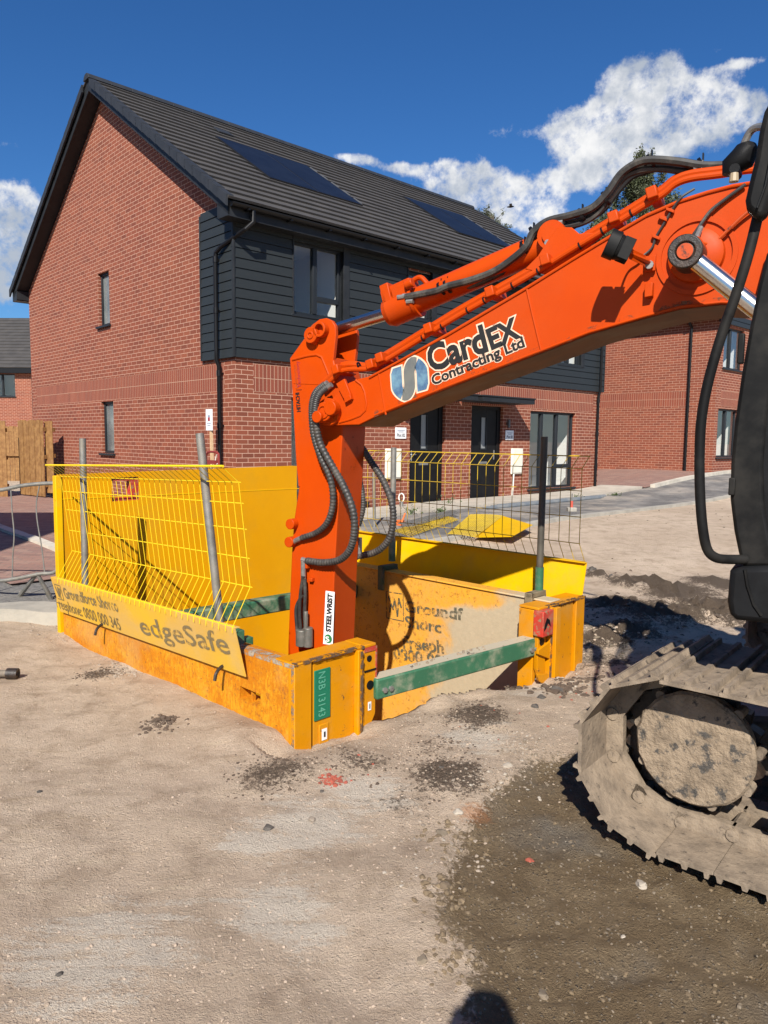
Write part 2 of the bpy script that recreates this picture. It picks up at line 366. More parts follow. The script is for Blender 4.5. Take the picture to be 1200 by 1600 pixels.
def lettering(s, p0, xd, yd, width, cap, mat, parent, base, name='lettering', bold=.0, push=.002, grow=0.):
    """flat letters: p0 = left end of the baseline, xd/yd unit directions in the surface"""
    vs, fs = text_geo(s, bold + grow); ref, _ = text_geo(s, bold)
    x0 = min(v.x for v in ref); x1 = max(v.x for v in ref)
    capu = .72
    sx = width / (x1 - x0); sy = cap / capu
    nn = xd.cross(yd)
    mb = MB(); mb.fix = False
    mb.v = [p0 + xd * ((v.x - x0) * sx) + yd * (v.y * sy) + nn * push for v in vs]; mb.f = [f[:] for f in fs]
    return mb.build(name, mat, parent, base, smooth=False)

# ---------------------------------------------------------------- site axes
YAW = .8179
D1 = V((math.sin(YAW), math.cos(YAW), 0)); D2 = V((-math.cos(YAW), math.sin(YAW), 0)); HC = V((-2.4107, 12, 0))
def hw(x, y, z=0): return HC + D1 * x + D2 * y + V((0, 0, z))
def hl(p): d = V(p) - HC; return V((d.dot(D1), d.dot(D2), d.z))
BN = V((-.71, .704, 0)); BE = V((.704, .71, 0)); P1L = V((-.46, 3.75, 0))     # trench box: along the long sides / across
def bw(s, t, z=0): return P1L + BE * s + BN * t + V((0, 0, z))

# ---------------------------------------------------------------- ground
def gbase(x, y):
    h = sst(y, 7, 13) * (.12 + .15 * sst(x, -5, 2))
    h += .42 * sst(y, 15, 23) * sst(x, 3.5, 8.5)
    return h
def in_pit(x, y):
    d = V((x, y, 0)) - P1L; s = d.dot(BE); t = d.dot(BN)
    t0 = -.02 + (-.24) * sst(s, .5, 2.1)
    return .05 < s < (2.16 if t < 2.3 else 2.55) and t0 + .06 < t < 3.10
def seg_dist(p, a, b):
    ab = b - a; t = max(0, min(1, (p - a).dot(ab) / ab.length_squared)); return (p - a - ab * t).length
SOIL = [(430, 1212, .26, .7), (700, 1215, .26, .9), (745, 1120, .26, 1.), (560, 1195, .2, .6), (155, 1050, .2, .7), (690, 1165, .25, .4), (250, 1130, .09, .7), (800, 1060, .1, .5), (950, 1030, .35, .6), (960, 960, .5, .5), (640, 1250, .3, .4), (480, 1275, .15, .25)]
SOILW = [(at_z(a, b), r * .62, k) for a, b, r, k in SOIL]
CHALK = [(430, 1420, .22), (150, 1490, .35), (470, 1450, .15), (580, 1240, .25), (1000, 985, .3), (740, 1150, .25), (215, 1040, .25), (400, 1310, .2), (820, 1070, .25), (480, 1290, .3)]
CHW = [(at_z(a, b), r) for a, b, r in CHALK]
ORS = at_z(742, 1268); RDS = at_z(520, 1220)
WET = [at_z(*p) for p in ((905, 1175), (835, 1190), (765, 1245), (712, 1305), (694, 1400), (715, 1500), (735, 1600), (760, 1900), (2600, 1900), (2600, 1350), (1300, 1150))]
def in_poly(x, y, P):
    c = False; n = len(P)
    for i in range(n):
        a, b = P[i], P[i - 1]
        if (a.y > y) != (b.y > y) and x < (b.x - a.x) * (y - a.y) / (b.y - a.y) + a.x: c = not c
    return c
def poly_sd(x, y, P):
    p = V((x, y, 0)); d = min(seg_dist(p, P[i - 1], P[i]) for i in range(len(P)))
    return d if in_poly(x, y, P) else -d
P2R = bw(2.487, -.265)
SPOILW = [(at_z(a, b), r) for a, b, r in ((945, 1000, .20), (985, 985, .24), (1040, 960, .34), (1120, 950, .42), (960, 945, .24), (930, 905, .16), (1180, 965, .4), (1050, 925, .36), (1000, 915, .3), (1120, 915, .3))]
def gz(x, y, fine=True):
    h = gbase(x, y)
    if fine:
        near = 1 - sst(math.hypot(x, y - 3), 6, 12)
        if near > 0:
            p = V((x, y, 0))
            h += near * (.035 * noise.fractal(p * 1.1, 1., 2., 3) + .007 * noise.fractal(p * 6, .9, 2.1, 4) + .004 * noise.noise(p * 26))
            d = p - P1L; s = d.dot(BE); t = d.dot(BN)
            # loose spoil banked against the box, worn hollow along its near side
            h -= .012 * math.exp(-((s + .05) / .16) ** 2) * sst(t, 1.2, 2.4) * (1 - sst(t, 3.2, 3.8))
            h += .05 * math.exp(-((s + .12) / .2) ** 2) * math.exp(-((t - .3) / .5) ** 2)
            h -= .05 * math.exp(-(p - P2R).length_squared / .35 ** 2)
            e0 = -.02 - .24 * sst(s, .5, 2.1)
            if -.2 < s < 2.4: h -= .10 * math.exp(-((t - e0) / .13) ** 2) * (.6 + .8 * noise.noise(p * 4)) if t > e0 - .5 else 0
            for c, r, k in SOILW:
                dd = (p - c).length / r
                if dd < 2: h += .020 * k * math.exp(-dd * dd) * (.6 + 1.8 * abs(noise.fractal(p * 16, .8, 2., 3)))
            for c, r in SPOILW:
                dd = (p - c).length / r
                if dd < 2: h += .075 * math.exp(-dd * dd) * (.4 + 1.5 * noise.fractal(p * 7, .9, 2.1, 4))
            wd = poly_sd(x, y, WET) if (x > -.2 and y < 4.6) else -1
            if wd > -.3: h += -.035 * sst(wd, -.06, .12) + .018 * sst(wd, -.1, .02) * noise.fractal(p * 11, .8, 2., 3)
    return h
def axis(fine0, fine1, step, lo, hi, grow=1.16):
    a = []; x = fine0
    while x < fine1: a.append(x); x += step
    a.append(fine1)
    st = step; x = fine0; L = []
    while x > lo: st *= grow; x -= st; L.append(x)
    st = step; x = fine1; U = []
    while x < hi: st *= grow; x += st; U.append(x)
    return L[::-1] + a + U
def ground():
    xs = axis(-3.3, 3.0, .024, -400, 400); ys = axis(.9, 7.0, .024, -60, 700)
    nx = len(xs); verts = []; cols = []; pit = []
    for y in ys:
        for x in xs:
            ip = in_pit(x, y); pit.append(ip)
            z = gz(x, y)
            if ip: z = -1.5 + .1 * noise.noise(V((x * 3, y * 3, 0)))
            verts.append((x, y, z))
            wet = soil = chalk = org = 0.
            if -6 < x < 6 and y < 10:
                p = V((x, y, 0)); nz = noise.fractal(p * 3, .8, 2., 3)
                if x > -.8 and y < 5: wet = sst(poly_sd(x, y, WET) + .05 * nz, -.22, .22)
                for c, r, k in SOILW:
                    dd = (p - c).length / r
                    if dd < 2.8: soil = max(soil, k * math.exp(-dd * dd * .6) * (1 + .35 * nz))
                for c, r in SPOILW:
                    dd = (p - c).length / r
                    if dd < 2.5: soil = max(soil, 1.15 * math.exp(-dd * dd * .6) * (1 + .3 * nz))
                for c, r in CHW:
                    dd = (p - c).length / r
                    if dd < 2.8: chalk = max(chalk, math.exp(-dd * dd * .7))
                org = math.exp(-((p - ORS).length / .11) ** 2)
            cols.append((wet, soil, chalk, org))
    faces = [(j * nx + i, j * nx + i + 1, (j + 1) * nx + i + 1, (j + 1) * nx + i) for j in range(len(ys) - 1) for i in range(nx - 1)]
    me = bpy.data.meshes.new('ground'); me.from_pydata(verts, [], faces); me.update()
    at = me.attributes.new('zone', 'FLOAT_COLOR', 'POINT')
    at.data.foreach_set('color', [c for q in cols for c in q])
    me.shade_smooth()
    n = base_mat('site dirt')
    tc = n.add('ShaderNodeTexCoord').outputs['Object']
    zn = n.add('ShaderNodeAttribute', attribute_name='zone'); sep = n.add('ShaderNodeSeparateColor'); n.l.new(zn.outputs['Color'], sep.inputs[0])
    n1 = n.noise(tc, .8, 6., .6); n2 = n.noise(tc, 5., 8., .68, .4); n3 = n.noise(tc, 38., 6., .7); n4 = n.noise(tc, 130., 4., .7)
    mp = n.add('ShaderNodeMapping', ins={0: tc, 2: (0, 0, R(-38)), 3: (2.2, 15., 1.)}); ns = n.noise(mp.outputs[0], 1., 7., .68)
    dev = lambda q, k: n.math('MULTIPLY', n.math('SUBTRACT', q, .5), k)
    wet = n.ramp(n.math('ADD', n.math('ADD', sep.outputs[0], dev(n2, .7)), n.math('ADD', dev(n3, .9), dev(n4, .5))), .42, .60)
    soil = n.ramp(n.math('ADD', n.math('ADD', sep.outputs[1], dev(n2, .8)), n.math('ADD', dev(n3, 1.6), dev(n4, 1.3))), .38, .66)
    chalk = n.math('MULTIPLY', n.ramp(n.math('ADD', n.math('ADD', sep.outputs[2], dev(ns, 2.2)), n.math('ADD', dev(n3, .9), dev(n4, .8))), .60, .90), .85)
    orgs = n.math('MULTIPLY', n.ramp(n.math('ADD', zn.outputs['Alpha'], n.math('ADD', dev(n3, 1.5), dev(n4, 1.))), .50, .95), .5)
    dry = n.mix(n.ramp(n1, .35, .65), (.53, .41, .30), (.63, .50, .375))
    dry = n.mix(n.ramp(n2, .42, .72), dry, (.40, .30, .215))
    dry = n.mix(n.ramp(ns, .50, .72, 0., .45), dry, (.42, .315, .205))
    dry = n.mix(n.ramp(ns, .46, .30, 0., .4), dry, (.67, .55, .39))
    dry = n.mix(n.ramp(n3, .54, .74, 0., .45), dry, (.34, .255, .165))
    dry = n.mix(n.ramp(n4, .58, .70, 0., .5), dry, (.66, .57, .46))
    dry = n.mix(n.ramp(n.noise(n.vmath('ADD', tc, (5, 9, 2)), 85., 5., .7), .62, .70, 0., .5), dry, (.25, .19, .14))  # scattered dark specks painted in for the shade of tiny pits
    dry = n.mix(n.math('MULTIPLY', chalk, .75), dry, n.mix(n3, (.74, .68, .57), (.60, .53, .44)))
    wv = n.mix(n.ramp(n2, .35, .7), (.235, .165, .092), (.34, .25, .15))
    wg = n.mix(n.ramp(n.noise(n.vmath('ADD', tc, (7, 3, 0)), 1.4, 5.), .50, .70), wv, n.mix(n3, (.33, .29, .235), (.24, .20, .155)))
    vor = n.add('ShaderNodeTexVoronoi', ins={'Vector': tc, 'Scale': 62., 'Randomness': 1.})
    stone = n.math('MULTIPLY', n.ramp(vor.outputs['Distance'], .30, .20), n.ramp(n.add('ShaderNodeSeparateColor', ins={0: vor.outputs['Color']}).outputs[0], .50, .60))
    stc = n.mix(n.add('ShaderNodeSeparateColor', ins={0: vor.outputs['Color']}).outputs[1], (.16, .13, .10), (.34, .29, .225))
    wg = n.mix(n.math('MULTIPLY', stone, .8), wg, stc)
    wg = n.mix(n.ramp(n4, .62, .72, 0., .4), wg, (.36, .29, .21))
    wg = n.mix(n.ramp(n.noise(n.vmath('ADD', tc, (2, 6, 4)), 75., 5., .75), .54, .66, 0., .6), wg, (.11, .078, .048))
    dry = n.mix(n.math('MULTIPLY', stone, .4), dry, n.mix(.5, stc, (.40, .33, .26)))
    col = n.mix(wet, dry, wg)
    col = n.mix(n.math('MULTIPLY', soil, .92), col, n.mix(n3, (.095, .068, .048), (.19, .14, .10)))
    col = n.mix(orgs, col, (.55, .22, .08))
    n.set(n.bs.inputs['Base Color'], col)
    n.set(n.bs.inputs['Roughness'], n.math('SUBTRACT', .97, n.math('MULTIPLY', wet, .15))); n.bs.inputs['Specular IOR Level'].default_value = .22
    n5 = n.noise(tc, 260., 3., .7)
    h = n.math('ADD', n.math('ADD', n.math('MULTIPLY', n3, 1.0), n.math('ADD', n.math('MULTIPLY', n4, .9), n.math('MULTIPLY', n5, .3))), n.math('ADD', n.math('ADD', n.math('MULTIPLY', n2, .30), n.math('MULTIPLY', ns, .35)), n.math('MULTIPLY', stone, n.math('ADD', n.math('MULTIPLY', wet, .8), .18))))
    amp = n.math('ADD', n.math('ADD', .013, n.math('MULTIPLY', wet, .024)), n.math('MULTIPLY', soil, .022))
    b = n.add('ShaderNodeBump', ins={'Strength': 1., 'Distance': amp, 'Height': h}); n.l.new(b.outputs[0], n.bs.inputs['Normal'])
    me.materials.append(n.mat)
    o = bpy.data.objects.new('ground', me); COL.objects.link(o); tag(o, kind='structure')
ground()
def sheet(name, quad, dz, mat, nu=24, nv=8, kind='structure', thick=0):
    """a strip that follows the ground, dz above it; quad = 4 ground points"""
    a, b, c, d = [V(p) for p in quad]; mb = MB(); g = []
    for j in range(nv + 1):
        for i in range(nu + 1):
            u, v = i / nu, j / nv
            p = (a * (1 - u) + b * u) * (1 - v) + (d * (1 - u) + c * u) * v
            g.append(V((p.x, p.y, gz(p.x, p.y) + dz)))
    mb.v = g; W = nu + 1
    mb.f = [[j * W + i, j * W + i + 1, (j + 1) * W + i + 1, (j + 1) * W + i] for j in range(nv) for i in range(nu)]
    if thick:
        k = len(mb.v); rim = [i for i in range(W)] + [j * W + nu for j in range(1, nv + 1)] + [nv * W + i for i in range(nu - 1, -1, -1)] + [j * W for j in range(nv - 1, 0, -1)]
        mb.v += [mb.v[q] - V((0, 0, thick)) for q in rim]
        for q in range(len(rim)): q2 = (q + 1) % len(rim); mb.f.append([rim[q], rim[q2], k + q2, k + q])
    o = mb.build(name, mat, ang=50); tag(o, kind=kind); return o
sheet('pavement', [hw(-1.0, -3.35), hw(16, -3.35), hw(16, -1.25), hw(-1.0, -1.25)], .03, TARM, 60, 8)
sheet('path', [hw(-.6, -1.2), hw(11.2, -1.2), hw(11.2, -.02), hw(-.6, -.02)], .07, CONC, 40, 5, thick=.1)
sheet('kerb', [hw(-.6, -3.48), hw(17, -3.48), hw(17, -3.36), hw(-.6, -3.36)], .055, KERB, 60, 1, thick=.12)
sheet('block_paving', [hw(-4.1, -2.2), hw(-.4, -2.2), hw(-.4, 11), hw(-4.1, 11)], .035, PAV, 12, 30)
sheet('kerb', [hw(-3.04, -1.6), hw(-2.9, -1.6), hw(-2.9, 7.9), hw(-3.04, 7.9)], .075, KERBW, 1, 40, thick=.07)
sheet('road', [at_z(-900, 945), at_z(100, 945), at_z(150, 880), at_z(-900, 905)], .012, pmat('loose grey chippings', (.13, .125, .12), (.24, .23, .21), 30, .95, bump=.016, bscale=70, dirt=(.34, .30, .25), damt=.4, dscale=2), 20, 6)
sheet('kerb', [at_z(-500, 972), at_z(97, 978), at_z(100, 962), at_z(-500, 956)], .11, KERB, 20, 1, thick=.16)
sheet('block_paving', [hw(11.2, -1.3), hw(18, -1.3), hw(18, 3.6), hw(11.2, 3.6)], .05, PAV, 14, 8)
sheet('kerb', [hw(11.4, -1.44), hw(18, -1.44), hw(18, -1.31), hw(11.4, -1.31)], .11, KERBW, 12, 1, thick=.1)

# ---------------------------------------------------------------- houses
def cut_wall(mb, u0, u1, v0, v1, holes, P):
    us = sorted({u0, u1, *[h[0] for h in holes], *[h[1] for h in holes]}); vs = sorted({v0, v1, *[h[2] for h in holes], *[h[3] for h in holes]})
    us = [u for u in us if u0 <= u <= u1]; vs = [v for v in vs if v0 <= v <= v1]
    for a, b in zip(us, us[1:]):
        for c, d in zip(vs, vs[1:]):
            m_ = ((a + b) / 2, (c + d) / 2)
            if any(h[0] < m_[0] < h[1] and h[2] < m_[1] < h[3] for h in holes): continue
            mb.face([P(a, c), P(b, c), P(b, d), P(a, d)])
def reveal(mb, h, P, Q):
    a, b, c, d = h[:4]
    for q in (((a, c), (b, c)), ((b, c), (b, d)), ((b, d), (a, d)), ((a, d), (a, c))):
        mb.face([P(*q[0]), P(*q[1]), Q(*q[1]), Q(*q[0])])
def window(parent, P, h, splits=(), transom=None, depth=.08, sill=True, room=2.4, roomw=(.6, .04), glass=None):
    """P(u, v, w): point on the wall at u along it, v up, w into the house"""
    a, b, c, d = h; fr = MB(); t = .055
    def bar(u0, u1, v0, v1, w0=depth, w1=depth + .07):
        q = [P(u, v, w_) for w_ in (w0, w1) for u, v in ((u0, v0), (u1, v0), (u1, v1), (u0, v1))]
        i = fr.vs(q)
        for f in ((0, 1, 2, 3), (7, 6, 5, 4), (0, 4, 5, 1), (1, 5, 6, 2), (2, 6, 7, 3), (3, 7, 4, 0)): fr.f.append([i + k for k in f])
    bar(a, b, c, c + t); bar(a, b, d - t, d); bar(a, a + t, c + t, d - t); bar(b - t, b, c + t, d - t)
    cs = [a + t]
    for s_ in splits: bar(s_ - .045, s_ + .045, c + t, d - t, depth - .015); cs += [s_ - .045, s_ + .045]
    cs.append(b - t)
    if transom:
        u0, u1, v = transom; bar(u0, u1, v - .045, v + .045, depth - .014)
    f = fr.build('window', FRAME, parent, bevel=.006)
    for i in range(0, len(cs), 2):
        g = MB(); g.face([P(cs[i], c + t, depth + .035), P(cs[i + 1], c + t, depth + .035), P(cs[i + 1], d - t, depth + .035), P(cs[i], d - t, depth + .035)])
        g.build('pane', glass or GLASS, f, smooth=False)
    if sill:
        s_ = MB(); q = [P(u, v, w_) for w_ in (-.06, depth) for u, v in ((a - .05, c - .045), (b + .05, c - .045), (b + .05, c - .002), (a - .05, c - .002))]
        i = s_.vs(q)
        for ff in ((0, 1, 2, 3), (7, 6, 5, 4), (0, 4, 5, 1), (1, 5, 6, 2), (2, 6, 7, 3), (3, 7, 4, 0)): s_.f.append([i + k for k in ff])
        s_.build('sill', FRAME, f, bevel=.006)
    # the room behind, lit by the daylight that comes through the glass
    rm = MB(); rm.fix = False; L, Rr = roomw; z0 = depth + .08
    A = lambda u, v, w_: P(u, v, w_)
    x0, x1, y0, y1 = a - L, b + Rr, max(c - .75, .3) if c < 3 else c - .5, d + .12
    for q in (((x0, y0, room), (x1, y0, room), (x1, y1, room), (x0, y1, room)), ((x0, y0, z0), (x0, y0, room), (x0, y1, room), (x0, y1, z0)), ((x1, y0, z0), (x1, y0, room), (x1, y1, room), (x1, y1, z0)),
              ((x0, y1, z0), (x1, y1, z0), (x1, y1, room), (x0, y1, room)), ((x0, y0, z0), (x1, y0, z0), (x1, y0, room), (x0, y0, room)),
              ((x0, y0, z0), (a, y0, z0), (a, y1, z0), (x0, y1, z0)), ((b, y0, z0), (x1, y0, z0), (x1, y1, z0), (b, y1, z0)), ((a, y0, z0), (b, y0, z0), (b, c, z0), (a, c, z0)), ((a, d, z0), (b, d, z0), (b, y1, z0), (a, y1, z0))):
        rm.face([A(*p) for p in q])
    rm.build('room_lining', PLASTER, f, smooth=False)
    return f
def boards(mb, P, u0, u1, v0, v1, holes, pitch=.153):
    n = int(round((v1 - v0) / pitch)); pt = (v1 - v0) / n
    for k in range(n):
        a, b = v0 + k * pt, v0 + (k + 1) * pt - .007
        segs = [(u0, u1)]
        for h in holes:
            if h[2] < (a + b) / 2 < h[3]:
                new = []
                for s_, e in segs:
                    if h[0] > s_ and h[1] < e: new += [(s_, h[0]), (h[1], e)]
                    elif h[0] <= s_ < h[1]: new.append((h[1], e))
                    elif s_ < h[0] <= e: new.append((s_, h[0]))
                    else: new.append((s_, e))
                segs = new
        for s_, e in segs:
            q = [P(u, v, w_) for w_, vv in ((-.058, a), (-.044, b)) for u, v in ((s_, vv), (e, vv))] + [P(u, v, 0) for v in (a, b) for u in (s_, e)]
            i = mb.vs(q)
            for f in ((0, 1, 3, 2), (0, 4, 5, 1), (2, 3, 7, 6), (0, 2, 6, 4), (1, 5, 7, 3)): mb.f.append([i + k_ for k_ in f])
def roof_slope(mb, A, B, up_vec, length, course=.30, thick=.040):
    """courses of flat tiles from the eave edge A-B up the slope"""
    n = int(length / course); cs = length / n; U = V(up_vec).normalized(); nn = (B - A).cross(U).normalized()
    for k in range(n):
        a0, b0 = A + U * cs * k, B + U * cs * k; a1, b1 = A + U * cs * (k + 1.06), B + U * cs * (k + 1.06)
        mb.prism([a0 + nn * thick, a0, a1 - nn * .004, a1 + nn * .004], b0 - a0)
def house_main():
    ZB = .22
    H = thing('brick_house', 'red brick house with charcoal boarded upper floor and solar panels on its roof', 'house', (HC.x, HC.y, ZB), math.pi / 2 - YAW)
    L, W = 11.047, 9.712
    FP = lambda u, v, w_=0: V((u, w_, v - ZB))            # front wall
    GP = lambda u, v, w_=0: V((w_, u, v - ZB))            # gable wall
    wu, w2, w3 = (1.12, 2.2, 3.70, 4.92), (3.83, 4.5, 3.96, 4.85), (9.0, 9.98, 3.47, 4.85)
    wl, wr = (1.10, 2.82, .42, 2.30), (7.99, 9.90, .45, 2.30)
    d1, d2 = (3.99, 5.02, .30, 2.35), (5.86, 6.95, .30, 2.35)
    band = (.34, L - .34, 2.358, 2.808)
    wall = MB()
    cut_wall(wall, 0, L, .0, 5.2, [wu, w2, w3, wl, wr, d1, d2, band], lambda u, v: FP(u, v))
    for h in (wl, wr): reveal(wall, h, lambda u, v: FP(u, v), lambda u, v: FP(u, v, .12))
    rv = MB()
    for h in (wu, w2, w3): reveal(rv, h, lambda u, v: FP(u, v, -.05), lambda u, v: FP(u, v, .12))
    rv.each('window_reveal', FASC, H, None, smooth=False)
    for h in (d1, d2): reveal(wall, h, lambda u, v: FP(u, v), lambda u, v: FP(u, v, .14))
    g1, g2 = (4.80, 5.36, 3.90, 4.99), (4.74, 5.37, 1.24, 2.33)
    gb = (.34, W - .34, 2.358, 2.808)
    cut_wall(wall, 0, W, .0, 5.2, [g1, g2, gb], lambda u, v: GP(u, v))
    for h in (g1, g2): reveal(wall, h, lambda u, v: GP(u, v), lambda u, v: GP(u, v, .12))
    wall.face([GP(0, 5.2), GP(W, 5.2), GP(W / 2, 8.42)])
    wall.face([V((L, 0, 0)), V((L, W, 0)), V((L, W, 5.2 - ZB)), V((L, W / 2, 8.42 - ZB)), V((L, 0, 5.2 - ZB))])
    wall.face([V((0, W, 0)), V((0, W, 5.2 - ZB)), V((L, W, 5.2 - ZB)), V((L, W, 0))])
    wall.build('wall', BR, H, smooth=False)
    so_ = MB()
    for z0, z1 in ((2.358, 2.583), (2.583, 2.808)):
        so_.face([FP(band[0], z0), FP(band[1], z0), FP(band[1], z1), FP(band[0], z1)])
        so_.face([GP(gb[0], z0), GP(gb[1], z0), GP(gb[1], z1), GP(gb[0], z1)])
    o = so_.build('soldier_course', SO, H, smooth=False, swap=True)
    for d in o.data.uv_layers[0].data: d.uv = (d.uv[0] + ZB - 2.358 + .0, d.uv[1])
    cl = MB(); boards(cl, FP, -.058, L + .05, 2.884, 5.06, [wu, w2, w3]); boards(cl, GP, -.045, .97, 2.884, 5.30, [])
    cl.build('cladding', CLAD, H, smooth=False)
    tr = MB(); tr.bx(-.066, -.03, -.066, -.03, 2.884 - ZB, 5.1 - ZB).bx(-.062, -.0, .97, 1.0, 2.884 - ZB, 5.25 - ZB).bx(L + .05, L + .066, -.066, .06, 2.884 - ZB, 5.1 - ZB)
    for h in (wu, w2, w3):
        tr.bx(h[1], h[1] + .14, -.066, .01, h[2] - .02 - ZB, h[3] + .05 - ZB); tr.bx(h[0] - .03, h[0], -.064, .01, h[2] - .02 - ZB, h[3] + .05 - ZB)
    tr.each('corner_trim', FASC, H, None, bevel=.003)
    # windows
    window(H, FP, wu, (1.62,), (1.66, 2.15, 4.02), depth=.03, roomw=(.7, .12)); window(H, FP, w2, (), None, .03); window(H, FP, w3, (9.5,), None, .03)
    window(H, FP, wl, (1.7, 2.25)); window(H, FP, wr, (8.55, 9.19), (9.23, 9.84, .98), roomw=(.8, .3))
    ob = pmat('reflection grey glass', (.09, .11, .115), (.24, .26, .25), 1.6, .2, spec=.5); window(H, GP, g1, (), None, .06, roomw=(.3, 1.2), room=1.6, glass=ob); window(H, GP, g2, (), None, .06, roomw=(.3, 1.2), room=1.6, glass=ob)  # grey mottling painted on the gable panes for their pale reflection
    # doors
    for (a, b, c, d) in (d1, d2):
        fr = MB(); fr.bx(a, a + .06, .07, .14, c - ZB, d - ZB).bx(b - .12, b, .07, .14, c - ZB, d - ZB).bx(a + .06, b - .12, .07, .14, d - .07 - ZB, d - ZB)
        df = fr.build('door', DOOR, H, bevel=.004)
        lf = MB(); m_ = a + .38 + (.02 if a < 5 else .06)
        lf.bx(a + .06, m_, .09, .135, c - ZB, d - .07 - ZB).bx(m_ + .17, b - .12, .09, .135, c - ZB, d - .07 - ZB).bx(m_, m_ + .17, .09, .135, c - ZB, 1.42 - ZB).bx(m_, m_ + .17, .09, .135, 2.1 - ZB, d - .07 - ZB)
        lf.build('door_leaf', DOOR, df, bevel=.003)
        MB().bx(m_ - .02, m_ + .19, .082, .09, 1.39 - ZB, 1.42 - ZB).bx(m_ - .02, m_, .082, .09, 1.42 - ZB, 2.1 - ZB).bx(m_ + .17, m_ + .19, .082, .09, 1.42 - ZB, 2.1 - ZB).build('window_bead', FRAME, df)
        g = MB().face([(m_, .11, 1.42 - ZB), (m_ + .17, .11, 1.42 - ZB), (m_ + .17, .11, 2.1 - ZB), (m_, .11, 2.1 - ZB)]); g.build('pane', pmat('frosted glass', (.24, .25, .25), rough=.25), df, smooth=False)
        hx = a + .12 if a < 5 else b - .2
        hm = MB().bx(hx - .015, hx + .015, .075, .09, 1.17 - ZB, 1.38 - ZB); hm.tube([V((hx, .085, 1.3 - ZB)), V((hx, .05, 1.3 - ZB)), V((hx + (.11 if a < 5 else -.11), .05, 1.3 - ZB))], .009)
        hm.build('handle', CHROME, df)
        lb = MB().bx(m_ - .05, m_ + .22, .08, .09, 1.08 - ZB, 1.13 - ZB); lb.build('letter_plate', STEEL, df)
        MB().bx(a - .03, b + .03, -.04, .13, c - .06 - ZB, c - .004 - ZB).build('threshold', KERB, df)
    # canopies over the doors
    for x0, x1 in ((3.45, 5.30), (5.45, 7.25)):
        k = MB().bx(x0, x1, -.64, -.062, 2.40 - ZB, 2.50 - ZB).bx(x0 - .02, x1 + .02, -.66, -.06, 2.502 - ZB, 2.53 - ZB)
        k.build('canopy', FASC, H, bevel=.004)
    # roof: tiles, ridge, verges, soffits
    pitch = .6627; slope = V((0, 1, pitch)).normalized(); o_ = .32; run = W / 2 + .35; ln = run * math.hypot(1, pitch)
    rf = MB(); z0 = 5.2 - ZB
    roof_slope(rf, V((-o_, -.35, z0)), V((L + o_, -.35, z0)), slope, ln)
    roof_slope(rf, V((L + o_, W + .35, z0)), V((-o_, W + .35, z0)), V((0, -1, pitch)), ln)
    R0 = rf.build('roof', TILE, H, smooth=False)
    rg = MB(); zr = z0 + run * pitch
    nr = 26
    for i in range(nr):
        xa = -o_ - .02 + (L + 2 * o_ + .04) * i / nr; xb = -o_ - .02 + (L + 2 * o_ + .04) * (i + 1) / nr - .006
        rg.prism([(xa, W / 2 - .14, zr - .045), (xa, W / 2 - .10, zr + .035), (xa, W / 2 - .04, zr + .07), (xa, W / 2 + .04, zr + .07), (xa, W / 2 + .10, zr + .035), (xa, W / 2 + .14, zr - .045)], (xb - xa, 0, 0))
    rg.build('ridge_tiles', VERGE, R0, bevel=.006)
    vg = MB(); bb = MB(); sf = MB()
    for xs_ in (-o_, L + o_):
        sg = -1 if xs_ < 0 else 1
        for sy in (0, 1):
            vg.mark()
            for k in range(int(ln / .30)):
                s0, s1 = k * .30, (k + 1) * .30 + .02
                def Q(s_, h): y = -.35 + s_ / math.hypot(1, pitch); z = z0 + s_ * pitch / math.hypot(1, pitch) + h; return V((xs_ + sg * .002, y if sy == 0 else W - y, z))
                vg.prism([Q(s0, .055), Q(s0, -.115), Q(s1, -.10), Q(s1, .04)], (sg * .035, 0, 0))
                vg.prism([Q(s0, .06), Q(s0, .035), Q(s1, .02), Q(s1, .045)], (-sg * .10, 0, 0))
            def B(y, h, x=xs_ - sg * .03): return V((x, y if sy == 0 else W - y, z0 + (y + .35) * pitch + h))
            bb.prism([B(-.30, -.03), B(-.30, -.25), B(0.05, -.25), B(W / 2, -.24), B(W / 2, -.03)], (-sg * .025, 0, 0))
            sf.face([B(-.1, -.21), B(W / 2, -.21), B(W / 2, -.21, 0 if sg < 0 else L), B(-.1, -.21, 0 if sg < 0 else L)])
    vg.each('verge_tiles', VERGE, R0, None, smooth=False); bb.each('bargeboard', FASC, R0, None, smooth=False); sf.each('gable_soffit', FASC, R0, None, smooth=False)
    fs = MB()
    for y0, y1 in ((-.30, -.275), (W + .275, W + .30)): fs.bx(-o_ + .03, L + o_ - .03, y0, y1, 4.96 - ZB, 5.19 - ZB)
    fs.bx(-o_ + .03, L + o_ - .03, -.275, -.0, 4.965 - ZB, 4.985 - ZB).bx(-o_ + .03, L + o_ - .03, W, W + .275, 4.965 - ZB, 4.985 - ZB)
    # boxed ends under the verge at the eaves
    for xs_ in (-o_ + .03, L + .0):
        for y in (0, 1):
            yy = lambda v: v if y == 0 else W - v
            fs.prism([(xs_, yy(-.275), 4.985 - ZB), (xs_, yy(.02), 4.985 - ZB), (xs_, yy(.02), 5.20 - ZB), (xs_, yy(-.275), 5.18 - ZB)], (o_ - .032, 0, 0))
    fs.build('fascia', FASC, R0, smooth=False)
    gt = MB()
    for i in range(9):
        a0, a1 = math.pi * (1 + i / 9), math.pi * (1 + (i + 1) / 9)
        q = [V((-o_ + .05, -.365 + .06 * math.cos(a), 5.15 - ZB + .06 * math.sin(a))) for a in (a0, a1)]
        gt.face([q[0], q[1], q[1] + V((L + 2 * o_ - .1, 0, 0)), q[0] + V((L + 2 * o_ - .1, 0, 0))])
        gt.face([V((-o_ + .05, -.365, 5.15 - ZB)), q[0], q[1]])
